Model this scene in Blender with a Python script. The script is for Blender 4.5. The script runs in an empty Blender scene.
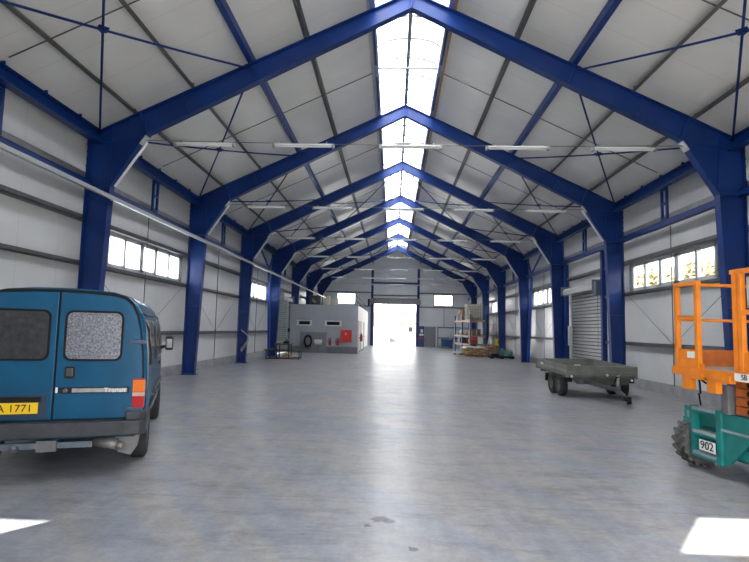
import bpy, bmesh, math, random
from mathutils import Vector, Matrix
random.seed(7)
PI = math.pi
scene = bpy.context.scene
COL = scene.collection

# ------------------------------------------------------------------ materials
MATS = {}
def new_mat(name):
    m = bpy.data.materials.new(name); m.use_nodes = True
    nt = m.node_tree; bs = nt.nodes['Principled BSDF']
    return m, nt, bs
def mat(name, col, rough=0.5, metal=0.0, noise=0.0, nscale=6.0, bump=0.0, bscale=40.0, spec=0.5, coat=0.0, emit=None):
    if name in MATS: return MATS[name]
    m, nt, bs = new_mat(name)
    bs.inputs['Base Color'].default_value = (*col, 1)
    bs.inputs['Roughness'].default_value = rough
    bs.inputs['Metallic'].default_value = metal
    bs.inputs['Specular IOR Level'].default_value = spec
    bs.inputs['Coat Weight'].default_value = coat
    bs.inputs['Coat Roughness'].default_value = 0.12
    tc = nt.nodes.new('ShaderNodeTexCoord')
    if noise > 0:
        n = nt.nodes.new('ShaderNodeTexNoise'); n.inputs['Scale'].default_value = nscale; n.inputs['Detail'].default_value = 5
        nt.links.new(tc.outputs['Object'], n.inputs['Vector'])
        r = nt.nodes.new('ShaderNodeValToRGB')
        r.color_ramp.elements[0].position = 0.3; r.color_ramp.elements[1].position = 0.7
        r.color_ramp.elements[0].color = (*[max(0, c * (1 - noise)) for c in col], 1)
        r.color_ramp.elements[1].color = (*[min(1, c * (1 + noise)) for c in col], 1)
        nt.links.new(n.outputs['Fac'], r.inputs['Fac']); nt.links.new(r.outputs['Color'], bs.inputs['Base Color'])
    if bump > 0:
        n2 = nt.nodes.new('ShaderNodeTexNoise'); n2.inputs['Scale'].default_value = bscale
        nt.links.new(tc.outputs['Object'], n2.inputs['Vector'])
        b = nt.nodes.new('ShaderNodeBump'); b.inputs['Strength'].default_value = bump; b.inputs['Distance'].default_value = 0.01
        nt.links.new(n2.outputs['Fac'], b.inputs['Height']); nt.links.new(b.outputs['Normal'], bs.inputs['Normal'])
    if emit:
        bs.inputs['Emission Color'].default_value = (*col, 1); bs.inputs['Emission Strength'].default_value = emit
    MATS[name] = m
    return m

def panel_mat(name, col, axis, pitch, rough, dark=0.8, line=0.012, ribs=None):
    """sandwich panel sheet: joints every `pitch` metres along the given object axis, soft grime"""
    m, nt, bs = new_mat(name)
    N = nt.nodes.new; Lk = nt.links.new
    tc = N('ShaderNodeTexCoord'); sp = N('ShaderNodeSeparateXYZ'); Lk(tc.outputs['Object'], sp.inputs[0])
    d = N('ShaderNodeMath'); d.operation = 'DIVIDE'; d.inputs[1].default_value = pitch; Lk(sp.outputs['XYZ'.index(axis)], d.inputs[0])
    f = N('ShaderNodeMath'); f.operation = 'FRACT'; Lk(d.outputs[0], f.inputs[0])
    c = N('ShaderNodeMath'); c.operation = 'LESS_THAN'; c.inputs[1].default_value = line / pitch; Lk(f.outputs[0], c.inputs[0])
    n = N('ShaderNodeTexNoise'); n.inputs['Scale'].default_value = 0.8; n.inputs['Detail'].default_value = 6; Lk(tc.outputs['Object'], n.inputs['Vector'])
    r = N('ShaderNodeValToRGB'); r.color_ramp.elements[0].position = 0.25; r.color_ramp.elements[1].position = 0.65
    r.color_ramp.elements[0].color = (*[x * 0.9 for x in col], 1); r.color_ramp.elements[1].color = (*col, 1)
    Lk(n.outputs['Fac'], r.inputs['Fac'])
    mx = N('ShaderNodeMix'); mx.data_type = 'RGBA'
    Lk(c.outputs[0], mx.inputs['Factor']); Lk(r.outputs['Color'], mx.inputs[6]); mx.inputs[7].default_value = (*[x * dark for x in col], 1)
    Lk(mx.outputs[2], bs.inputs['Base Color'])
    bs.inputs['Roughness'].default_value = rough
    n2 = N('ShaderNodeTexNoise'); n2.inputs['Scale'].default_value = 1.6; Lk(tc.outputs['Object'], n2.inputs['Vector'])
    b = N('ShaderNodeBump'); b.inputs['Strength'].default_value = 0.12; b.inputs['Distance'].default_value = 0.05
    Lk(n2.outputs['Fac'], b.inputs['Height']); Lk(b.outputs['Normal'], bs.inputs['Normal'])
    MATS[name] = m
    return m

def floor_mat():
    m, nt, bs = new_mat('polished_concrete')
    N = nt.nodes.new; Lk = nt.links.new
    tc = N('ShaderNodeTexCoord'); P = tc.outputs['Object']
    def noise(sc, det=6, rough=0.6, vec=None):
        n = N('ShaderNodeTexNoise'); n.inputs['Scale'].default_value = sc; n.inputs['Detail'].default_value = det
        n.inputs['Roughness'].default_value = rough; Lk(vec or P, n.inputs['Vector']); return n.outputs['Fac']
    def ramp(fac, p0, c0, p1, c1):
        r = N('ShaderNodeValToRGB'); e = r.color_ramp.elements
        e[0].position = p0; e[0].color = (*c0, 1); e[1].position = p1; e[1].color = (*c1, 1); Lk(fac, r.inputs['Fac']); return r.outputs['Color']
    def mul(a, b, f=1.0):
        x = N('ShaderNodeMix'); x.data_type = 'RGBA'; x.blend_type = 'MULTIPLY'; x.inputs['Factor'].default_value = f
        Lk(a, x.inputs[6]); Lk(b, x.inputs[7]); return x.outputs[2]
    c = ramp(noise(0.35), 0.25, (0.285, 0.287, 0.294), 0.75, (0.395, 0.39, 0.382))
    c = mul(c, ramp(noise(1.7, 5, 0.6), 0.2, (0.86, 0.86, 0.87), 0.8, (1.08, 1.08, 1.08)))
    c = mul(c, ramp(noise(22, 6, 0.8), 0.2, (0.80, 0.80, 0.81), 0.8, (1.12, 1.12, 1.12)))
    mp = N('ShaderNodeMapping'); mp.inputs['Scale'].default_value = (3.0, 0.25, 1); mp.inputs['Rotation'].default_value = (0, 0, 0.25); Lk(P, mp.inputs[0])
    c = mul(c, ramp(noise(1.6, 5, 0.65, mp.outputs[0]), 0.2, (0.80, 0.81, 0.83), 0.75, (1.06, 1.06, 1.06)))
    mq = N('ShaderNodeMapping'); mq.vector_type = 'TEXTURE'; mq.inputs['Scale'].default_value = (0.45, 4.5, 1); mq.inputs['Rotation'].default_value = (0, 0, 0.58); Lk(P, mq.inputs[0])
    c = mul(c, ramp(noise(1.3, 3, 0.5, mq.outputs[0]), 0.40, (0.90, 0.94, 1.02), 0.60, (1.07, 1.02, 0.96)))
    mr = N('ShaderNodeMapping'); mr.inputs['Scale'].default_value = (0.5, 1.6, 1); mr.inputs['Rotation'].default_value = (0, 0, 0.12); Lk(P, mr.inputs[0])
    c = mul(c, ramp(noise(1.9, 8, 0.78, mr.outputs[0]), 0.30, (0.58, 0.59, 0.61), 0.50, (1.0, 1.0, 1.0)))
    c = mul(c, ramp(noise(7.0, 7, 0.75), 0.3, (0.80, 0.80, 0.81), 0.6, (1.06, 1.06, 1.06)))
    # saw-cut joints across the hall every 6 m, one along the middle
    sp = N('ShaderNodeSeparateXYZ'); Lk(P, sp.inputs[0])
    def line(out, off, pitch, w):
        a = N('ShaderNodeMath'); a.operation = 'ADD'; a.inputs[1].default_value = off; Lk(out, a.inputs[0])
        d = N('ShaderNodeMath'); d.operation = 'DIVIDE'; d.inputs[1].default_value = pitch; Lk(a.outputs[0], d.inputs[0])
        f = N('ShaderNodeMath'); f.operation = 'FRACT'; Lk(d.outputs[0], f.inputs[0])
        l = N('ShaderNodeMath'); l.operation = 'LESS_THAN'; l.inputs[1].default_value = w / pitch; Lk(f.outputs[0], l.inputs[0]); return l.outputs[0]
    j = line(sp.outputs[1], -5.14 + 60, 6.0, 0.014)
    c = mul(c, ramp(j, 0.0, (1, 1, 1), 1.0, (0.72, 0.72, 0.72)))
    # oil stains
    nz = N('ShaderNodeTexNoise'); nz.inputs['Scale'].default_value = 30; Lk(P, nz.inputs['Vector'])
    wa = N('ShaderNodeVectorMath'); wa.operation = 'SCALE'; wa.inputs['Scale'].default_value = 0.07; Lk(nz.outputs['Color'], wa.inputs[0])
    wb = N('ShaderNodeVectorMath'); wb.operation = 'ADD'; Lk(P, wb.inputs[0]); Lk(wa.outputs[0], wb.inputs[1])
    wc = N('ShaderNodeVectorMath'); wc.operation = 'SUBTRACT'; wc.inputs[1].default_value = (0.035, 0.035, 0.035); Lk(wb.outputs[0], wc.inputs[0]); wob = wc.outputs[0]
    for (x, y, r) in ((-0.35, 4.72, 0.07), (-0.27, 4.68, 0.05), (-0.45, 4.56, 0.03), (-0.09, 4.12, 0.035)):
        vd = N('ShaderNodeVectorMath'); vd.operation = 'DISTANCE'; Lk(wob, vd.inputs[0]); vd.inputs[1].default_value = (x, y, 0)
        c = mul(c, ramp(vd.outputs['Value'], r * 0.8, (0.30, 0.30, 0.32), r * 1.25, (1, 1, 1)))
    Lk(c, bs.inputs['Base Color'])
    Lk(ramp(noise(0.9, 7, 0.7), 0.25, (0.275,) * 3, 0.75, (0.36,) * 3), bs.inputs['Roughness'])
    b = N('ShaderNodeBump'); b.inputs['Strength'].default_value = 0.3; b.inputs['Distance'].default_value = 0.01
    Lk(noise(5.0, 5), b.inputs['Height']); Lk(b.outputs['Normal'], bs.inputs['Normal'])
    bs.inputs['Specular IOR Level'].default_value = 0.2
    return m

def glass_mat(name, tint, refl=0.08):
    m = bpy.data.materials.new(name); m.use_nodes = True; nt = m.node_tree; nt.nodes.clear()
    N = nt.nodes.new; Lk = nt.links.new
    o = N('ShaderNodeOutputMaterial'); t = N('ShaderNodeBsdfTransparent'); g = N('ShaderNodeBsdfGlossy'); mx = N('ShaderNodeMixShader')
    t.inputs[0].default_value = (*tint, 1); g.inputs['Roughness'].default_value = 0.05
    mx.inputs[0].default_value = refl
    Lk(t.outputs[0], mx.inputs[1]); Lk(g.outputs[0], mx.inputs[2]); Lk(mx.outputs[0], o.inputs[0])
    return m
def translucent_mat(name, col):
    m = bpy.data.materials.new(name); m.use_nodes = True; nt = m.node_tree; nt.nodes.clear()
    N = nt.nodes.new; Lk = nt.links.new
    o = N('ShaderNodeOutputMaterial'); t = N('ShaderNodeBsdfTranslucent'); d = N('ShaderNodeBsdfDiffuse'); mx = N('ShaderNodeMixShader')
    t.inputs[0].default_value = (*col, 1); d.inputs[0].default_value = (*col, 1); mx.inputs[0].default_value = 0.15
    Lk(t.outputs[0], mx.inputs[1]); Lk(d.outputs[0], mx.inputs[2]); Lk(mx.outputs[0], o.inputs[0])
    return m

BLUE = mat('blue_steel_paint', (0.004, 0.030, 0.165), 0.36, noise=0.18, nscale=1.5, spec=0.35)
BLUE2 = mat('blue_rod_paint', (0.005, 0.026, 0.14), 0.5, spec=0.3)
GALV = mat('galvanised_steel', (0.27, 0.28, 0.28), 0.42, 0.55, noise=0.15, nscale=5)
PGREY = mat('purlin_grey', (0.15, 0.155, 0.15), 0.45, 0.45, noise=0.15, nscale=5)
DGREY = mat('dark_grey_steel', (0.13, 0.135, 0.14), 0.5, 0.2, noise=0.15)
LGREY = mat('light_grey_paint', (0.5, 0.51, 0.52), 0.4, noise=0.08)
WHITE = mat('white_paint', (0.78, 0.78, 0.77), 0.4)
WPANEL = panel_mat('white_wall_sheet', (0.72, 0.725, 0.72), 'Y', 1.2, 0.27)
GPANEL = panel_mat('white_gable_sheet', (0.74, 0.76, 0.79), 'X', 1.2, 0.4)
RPANEL = panel_mat('white_roof_sheet', (0.88, 0.865, 0.82), 'Y', 1.0, 0.28, dark=0.86, line=0.02)
CONC = floor_mat()
PLINTH = mat('plinth_concrete', (0.33, 0.33, 0.34), 0.7, noise=0.15, nscale=4)
GLASS = glass_mat('window_glass', (0.95, 0.97, 0.97))
FROST = translucent_mat('frosted_pane', (0.86, 0.9, 0.94))
POLY = translucent_mat('polycarbonate', (0.86, 0.88, 0.9))
CURB = mat('blue_grey_curb', (0.24, 0.29, 0.48), 0.45, 0.1)
CURBD = mat('dark_slot', (0.03, 0.035, 0.07), 0.6)
WOOD_ED = mat('timber_edge', (0.45, 0.27, 0.13), 0.6, noise=0.2)
SHUT = mat('shutter_grey', (0.42, 0.42, 0.43), 0.38, 0.3, noise=0.06)
SHUT2 = mat('shutter_green_grey', (0.40, 0.45, 0.44), 0.4, 0.2, noise=0.06)
OFFW = mat('office_wall_grey', (0.36, 0.38, 0.42), 0.55, noise=0.05, nscale=2)
OFFS = mat('office_side_white', (0.68, 0.67, 0.66), 0.5, noise=0.05)
OFFB = mat('office_base_grey', (0.15, 0.165, 0.19), 0.6, noise=0.1)
BLACK = mat('black_rubber', (0.006, 0.006, 0.0065), 0.6, spec=.2)
BLKP = mat('black_plastic', (0.008, 0.0085, 0.009), 0.45, spec=.25)
RED = mat('red_paint', (0.55, 0.012, 0.012), 0.35)
CONDUIT = mat('pale_rail', (0.42, 0.43, 0.42), 0.35, 0.5)

# ------------------------------------------------------------------ builders
class MB:
    def __init__(s): s.bm = bmesh.new(); s.mi = 0
    def face(s, vs):
        try:
            f = s.bm.faces.new(vs); f.material_index = s.mi; return f
        except ValueError: return None
    def box(s, c, d, M=None, bev=0):
        cx, cy, cz = c; dx, dy, dz = [x / 2 for x in d]
        v = []
        for k in range(8):
            p = Vector((cx + (dx if k & 1 else -dx), cy + (dy if k & 2 else -dy), cz + (dz if k & 4 else -dz)))
            v.append(s.bm.verts.new(M @ p if M else p))
        fs = []
        for q in ((0, 2, 3, 1), (4, 5, 7, 6), (0, 1, 5, 4), (2, 6, 7, 3), (0, 4, 6, 2), (1, 3, 7, 5)):
            fs.append(s.face([v[i] for i in q]))
        if bev:
            es = list({e for f in fs for e in f.edges})
            r = bmesh.ops.bevel(s.bm, geom=es, offset=bev, segments=2, affect='EDGES', profile=0.7)
            for f in r['faces']: f.material_index = s.mi
        return s
    def b2(s, lo, hi, bev=0):
        return s.box([(a + b) / 2 for a, b in zip(lo, hi)], [abs(b - a) for a, b in zip(lo, hi)], None, bev)
    def bar(s, a, b, w, h, up=(0, 0, 1), bev=0):
        a = Vector(a); b = Vector(b); z = (b - a); L = z.length; z.normalize()
        u = Vector(up)
        if abs(z.dot(u)) > 0.98: u = Vector((0, 1, 0))
        x = z.cross(u).normalized(); y = x.cross(z)
        M = Matrix(((x.x, y.x, z.x, 0), (x.y, y.y, z.y, 0), (x.z, y.z, z.z, 0), (0, 0, 0, 1)))
        M.translation = (a + b) / 2
        return s.box((0, 0, 0), (w, h, L), M, bev)
    def tube(s, pts, r, n=10, closed=False, cap=True):
        pts = [Vector(p) for p in pts]; rings = []
        prev = None
        for i, p in enumerate(pts):
            if closed: t = pts[(i + 1) % len(pts)] - pts[i - 1]
            else: t = pts[min(i + 1, len(pts) - 1)] - pts[max(i - 1, 0)]
            t.normalize()
            if prev is None:
                x = t.cross(Vector((0, 0, 1)))
                if x.length < 0.05: x = t.cross(Vector((0, 1, 0)))
            else: x = prev - t * prev.dot(t)
            x.normalize(); prev = x; y = t.cross(x)
            rr = r[i] if isinstance(r, (list, tuple)) else r
            rings.append([s.bm.verts.new(p + (x * math.cos(2 * PI * k / n) + y * math.sin(2 * PI * k / n)) * rr) for k in range(n)])
        m = len(rings)
        for i in range(m if closed else m - 1):
            A, B = rings[i], rings[(i + 1) % m]
            for k in range(n):
                f = s.face((A[k], A[(k + 1) % n], B[(k + 1) % n], B[k]))
                if f: f.smooth = True
        if cap and not closed:
            s.face(list(reversed(rings[0]))); s.face(rings[-1])
        return s
    def prism(s, poly, axis, a, b):
        """extrude a 2-D polygon along an axis between a and b; poly coords are the two other axes in xyz order"""
        def P(u, v, t):
            return {'x': (t, u, v), 'y': (u, t, v), 'z': (u, v, t)}[axis]
        A = [s.bm.verts.new(P(u, v, a)) for u, v in poly]; B = [s.bm.verts.new(P(u, v, b)) for u, v in poly]
        s.face(A); s.face(list(reversed(B)))
        n = len(poly)
        for k in range(n): s.face((A[k], B[k], B[(k + 1) % n], A[(k + 1) % n]))
        return s
    def lathe(s, prof, M=None, n=24, smooth=True):
        """prof: (radius, height) pairs around local z"""
        rings = []
        for r, h in prof:
            if r < 1e-5:
                p = Vector((0, 0, h)); rings.append([s.bm.verts.new(M @ p if M else p)])
            else:
                ring = []
                for k in range(n):
                    p = Vector((r * math.cos(2 * PI * k / n), r * math.sin(2 * PI * k / n), h)); ring.append(s.bm.verts.new(M @ p if M else p))
                rings.append(ring)
        for A, B in zip(rings, rings[1:]):
            for k in range(n):
                k2 = (k + 1) % n
                if len(A) == 1 and len(B) == 1: continue
                if len(A) == 1: f = s.face((A[0], B[k2], B[k]))
                elif len(B) == 1: f = s.face((A[k], A[k2], B[0]))
                else: f = s.face((A[k], A[k2], B[k2], B[k]))
                if f: f.smooth = smooth
        return s
    def loft(s, secs, close=True):
        R = [[s.bm.verts.new(p) for p in sec] for sec in secs]; n = len(R[0])
        for A, B in zip(R, R[1:]):
            for k in range(n if close else n - 1):
                f = s.face((A[k], A[(k + 1) % n], B[(k + 1) % n], B[k]))
                if f: f.smooth = True
        s.face(list(reversed(R[0]))); s.face(R[-1])
        return s
    def mesh(s, name, mats, offset=None):
        if offset is not None:
            for v in s.bm.verts: v.co -= offset
        bmesh.ops.recalc_face_normals(s.bm, faces=s.bm.faces[:])
        me = bpy.data.meshes.new(name); s.bm.to_mesh(me); s.bm.free()
        for m in (mats if isinstance(mats, (list, tuple)) else [mats]): me.materials.append(m)
        return me
    def build(s, name, mats, parent=None, loc=None):
        o = bpy.data.objects.new(name, s.mesh(name, mats)); COL.objects.link(o)
        if parent: o.parent = parent
        if loc is not None: o.location = loc
        return o
    def world(s, name, mats):
        """link as its own object with the origin at the middle of its base"""
        vs = [v.co for v in s.bm.verts]
        lo = [min(v[i] for v in vs) for i in range(3)]; hi = [max(v[i] for v in vs) for i in range(3)]
        off = Vector(((lo[0] + hi[0]) / 2, (lo[1] + hi[1]) / 2, lo[2]))
        o = bpy.data.objects.new(name, s.mesh(name, mats, off)); COL.objects.link(o); o.location = off
        return o
    def worldraw(s, name, mats):
        return s.build(name, mats)

def tag(o, label=None, cat=None, group=None, kind=None):
    if label: o['label'] = label
    if cat: o['category'] = cat
    if group: o['group'] = group
    if kind: o['kind'] = kind
    return o
def thing(name, label, cat, loc=(0, 0, 0), rotz=0.0, group=None, kind=None):
    o = bpy.data.objects.new(name, None); COL.objects.link(o); o.empty_display_size = 0.2
    o.location = loc; o.rotation_euler = (0, 0, rotz)
    return tag(o, label, cat, group, kind)
def dup(root, loc=None, rotz=None, label=None, group=None):
    r = root.copy(); COL.objects.link(r)
    if loc is not None: r.location = loc
    if rotz is not None: r.rotation_euler = (0, 0, rotz)
    if label: r['label'] = label
    if group: r['group'] = group
    for ch in list(root.children):
        c = ch.copy(); COL.objects.link(c); c.parent = r
        for g in ch.children:
            d = g.copy(); COL.objects.link(d); d.parent = c
    return r
def text_part(name, body, size, material, parent, M, depth=0.002, sx=1.0):
    cu = bpy.data.curves.new(name, 'FONT'); cu.body = body; cu.size = size; cu.extrude = depth; cu.align_x = 'CENTER'; cu.align_y = 'CENTER'
    t = bpy.data.objects.new(name, cu); COL.objects.link(t)
    dg = bpy.context.evaluated_depsgraph_get(); me = bpy.data.meshes.new_from_object(t.evaluated_get(dg))
    bpy.data.objects.remove(t); bpy.data.curves.remove(cu)
    me.transform(M @ Matrix.Diagonal((sx, 1, 1, 1)))
    me.materials.clear(); me.materials.append(material)
    o = bpy.data.objects.new(name, me); COL.objects.link(o); o.parent = parent
    return o
def facing(p, xdir, zdir=(0, 0, 1)):
    """matrix putting text upright at p with its reading direction along xdir"""
    x = Vector(xdir).normalized(); y = Vector(zdir).normalized(); z = x.cross(y)
    M = Matrix(((x.x, y.x, z.x, 0), (x.y, y.y, z.y, 0), (x.z, y.z, z.z, 0), (0, 0, 0, 1))); M.translation = Vector(p)
    return M
def boolean_cut(o, cutters):
    for c in cutters:
        md = o.modifiers.new('cut', 'BOOLEAN'); md.object = c; md.operation = 'DIFFERENCE'; md.solver = 'EXACT'
    dg = bpy.context.evaluated_depsgraph_get(); me = bpy.data.meshes.new_from_object(o.evaluated_get(dg))
    o.modifiers.clear(); o.data = me
    for c in cutters: bpy.data.objects.remove(c)
    return o
def rrect(x0, x1, z0, z1, r, n=5):
    pts = []
    for cx, cz, a0 in ((x1 - r, z1 - r, 0), (x0 + r, z1 - r, 90), (x0 + r, z0 + r, 180), (x1 - r, z0 + r, 270)):
        for k in range(n + 1):
            a = math.radians(a0 + 90 * k / n); pts.append((cx + r * math.cos(a), cz + r * math.sin(a)))
    return pts

# ------------------------------------------------------------------ hall dimensions (metres)
F0 = 11.34                      # y of the nearest frame in view
BAY = 6.0
FY = [F0 + BAY * i for i in range(7)]
END, BACK = 52.1, -0.5          # inner faces of the two gables
WX = 7.22                       # inner face of the long walls
SL = 0.473                       # roof slope
top = lambda x: 8.99 - SL * abs(x)          # rafter top
bot = lambda x: 8.63 - .507 * abs(x)          # rafter underside
pan = lambda x: 9.19 - SL * abs(x)          # underside of roof sheets
NTH = ['nearest', 'second', 'third', 'fourth', 'fifth', 'sixth', 'seventh']
def side(s): return 'left' if s < 0 else 'right'
BAYNAME = ['in front of the nearest blue frame'] + ['between the %s and %s blue frames' % (NTH[i], NTH[i + 1]) for i in range(6)] + ['beyond the seventh blue frame']
BAYS = [(FY[0] - 6, FY[0])] + [(FY[i], FY[i + 1]) for i in range(6)] + [(FY[6], END)]

# ------------------------------------------------------------------ shell
tag(MB().b2((-WX - 0.1, BACK - 0.1, -0.12), (WX + 0.1, END + 0.1, 0)).worldraw('floor', CONC), 'polished grey concrete hall floor with tyre marks', 'floor', kind='structure')

def holed(mb, axis, a0, a1, z0, z1, t0, t1, holes):
    """wall slab split round rectangular holes; axis = 'x' wall running along x, 'y' along y"""
    A = sorted({a0, a1, *[h[0] for h in holes], *[h[1] for h in holes]})
    for p, q in zip(A, A[1:]):
        cuts = sorted([(h[2], h[3]) for h in holes if h[0] <= p + 1e-6 and h[1] >= q - 1e-6])
        z = z0; runs = []
        for c0, c1 in cuts:
            if c0 > z + 1e-6: runs.append((z, c0))
            z = c1
        if z < z1 - 1e-6: runs.append((z, z1))
        for r0, r1 in runs:
            if axis == 'x': mb.b2((p, t0, r0), (q, t1, r1))
            else: mb.b2((t0, p, r0), (t1, q, r1))
    return mb
WZ0, WZ1 = 2.96, 3.80
def win_y(i): return (FY[i] + 1.3, FY[i] + 5.85)
WIN = [win_y(0), win_y(2), win_y(4)]
SH_R = (19.42, 22.76, 0, 3.2)
SH_L = (31.30, 34.26, 0, 3.2)
for s in (-1, 1):
    holes = [(a, b, WZ0, WZ1) for a, b in (WIN if s > 0 else WIN[:2])]
    holes.append(SH_R if s > 0 else SH_L)
    mb = MB(); t = sorted((s * WX, s * (WX + 0.1)))
    holed(mb, 'y', BACK, END, 0.3, pan(WX) + 0.02, t[0], t[1], [(h[0], h[1], max(h[2], .3), h[3]) for h in holes])
    tag(mb.worldraw('wall_' + side(s), WPANEL), 'white sandwich panel wall along the %s side of the hall' % side(s), 'wall', kind='structure')
    d = SH_R if s > 0 else SH_L
    mb = MB()
    for a, b in ((BACK, d[0]), (d[1], END)):
        u = sorted((s * (WX - 0.05), s * (WX + 0.12))); mb.b2((u[0], a, 0), (u[1], b, 0.3))
    tag(mb.worldraw('trim_%d' % (1 if s < 0 else 2), PLINTH), 'grey concrete plinth under the %s wall panels' % side(s), 'plinth', kind='structure')

GW = [(-5.76, -3.93, 3.92, 5.0), (3.6, 5.44, 3.92, 5.0)]
def gable(name, y0, y1, holes, label):
    mb = MB(); z1 = 5.66
    holed(mb, 'x', -WX - 0.1, WX + 0.1, 0, z1, y0, y1, holes)
    mb.prism([(-WX - 0.1, z1), (WX + 0.1, z1), (0, pan(0) + 0.05)], 'y', y0, y1)
    return tag(mb.worldraw(name, GPANEL), label, 'wall', kind='structure')
DOOR = (-2.2, 2.0, 0, 4.0)
gable('wall_end', END, END + 0.1, GW + [DOOR, ], 'pale grey end gable wall with the open roller door')
gable('wall_behind', BACK - 0.1, BACK, [(-0.8, 4.6, 0, 3.85), (-1.54, 0.3, 4.27, 5.07), (-7.15, -6.5, 3.4, 4.5)], 'panel gable wall behind the photographer')  # unseen wall; openings placed and sized for sun patches and bounce light

mb = MB()
for s in (-1, 1):
    x0, x1 = s * 0.92, s * (WX + 0.1)
    mb.prism([(x0, pan(x0)), (x1, pan(x1)), (x1, pan(x1) + 0.1), (x0, pan(x0) + 0.1)], 'y', BACK - 0.1, END + 0.1)
for a, b in ((BACK - 0.1, 2.0), (47.6, END + 0.1)):
    mb.prism([(-0.92, pan(0.92)), (0, pan(0)), (0.92, pan(.92)), (0.92, pan(.92) + 0.1), (0, pan(0) + 0.1), (-0.92, pan(.92) + 0.1)], 'y', a, b)
tag(mb.worldraw('ceiling', RPANEL), 'off-white sandwich panel roof underside', 'ceiling', kind='structure')

# ------------------------------------------------------------------ ridge skylight
sky = thing('skylight', 'long arched translucent ridge skylight down the middle of the roof', 'skylight', (0, 2.0, 8.70), kind='structure')
Y0, Y1 = 0.0, 45.6
mb = MB(); n = 10
arc = [(0.86 * -math.cos(PI * k / n), 0.08 + 0.34 * math.sin(PI * k / n)) for k in range(n + 1)]
for (xa, za), (xb, zb) in zip(arc, arc[1:]):
    v = [mb.bm.verts.new(p) for p in ((xa, Y0, za), (xb, Y0, zb), (xb, Y1, zb), (xa, Y1, za))]; mb.face(v)
mb.build('skylight_panel', POLY, sky)
mb = MB()
mb.prism(arc, 'y', Y0 - 0.02, Y0 + 0.0); mb.prism(arc, 'y', Y1, Y1 + 0.02)
mb.build('end_cap', POLY, sky)
mb = MB(); y = 0.34
while y < Y1:
    mb.tube([(x * 0.985, y, z - 0.03) for x, z in arc], 0.026, 6); y += 1.0
mb.build('glazing_bar', DGREY, sky)
mb = MB(); mb.b2((-0.05, Y0, 0.30), (0.05, Y1, 0.38)); mb.build('ridge_bar', mat('ridge_bar_grey', (0.2, 0.21, 0.24), 0.4, 0.4), sky)
mb = MB()
for i in range(7):
    for k in (0.5, ):
        y = FY[i] - 2 - 6 + 6 * k
        mb.b2((-0.8, y - 0.03, 0.05), (0.8, y + 0.03, 0.10))
mb.build('cross_bar', DGREY, sky)
for s in (-1, 1):
    mb = MB(); mb.b2((s * 0.80, Y0, -0.10), (s * 0.925, Y1, 0.10)); c = mb.build('skylight_curb', CURB, sky)
    mb = MB(); y = 0.5
    while y < Y1 - 2.4:
        mb.b2((s * 0.793, y, -0.06), (s * 0.802, y + 2.3, 0.04)); mb.b2((s * 0.84, y, -0.106), (s * 0.89, y + 2.3, -0.098)); y += 3.0
    mb.build('slot', CURBD, c)
    mb = MB(); mb.b2((s * 0.93, Y0, -0.06), (s * 0.99, Y1, 0.0)); mb.build('timber_edge', WOOD_ED if s > 0 else LGREY, sky)

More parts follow.
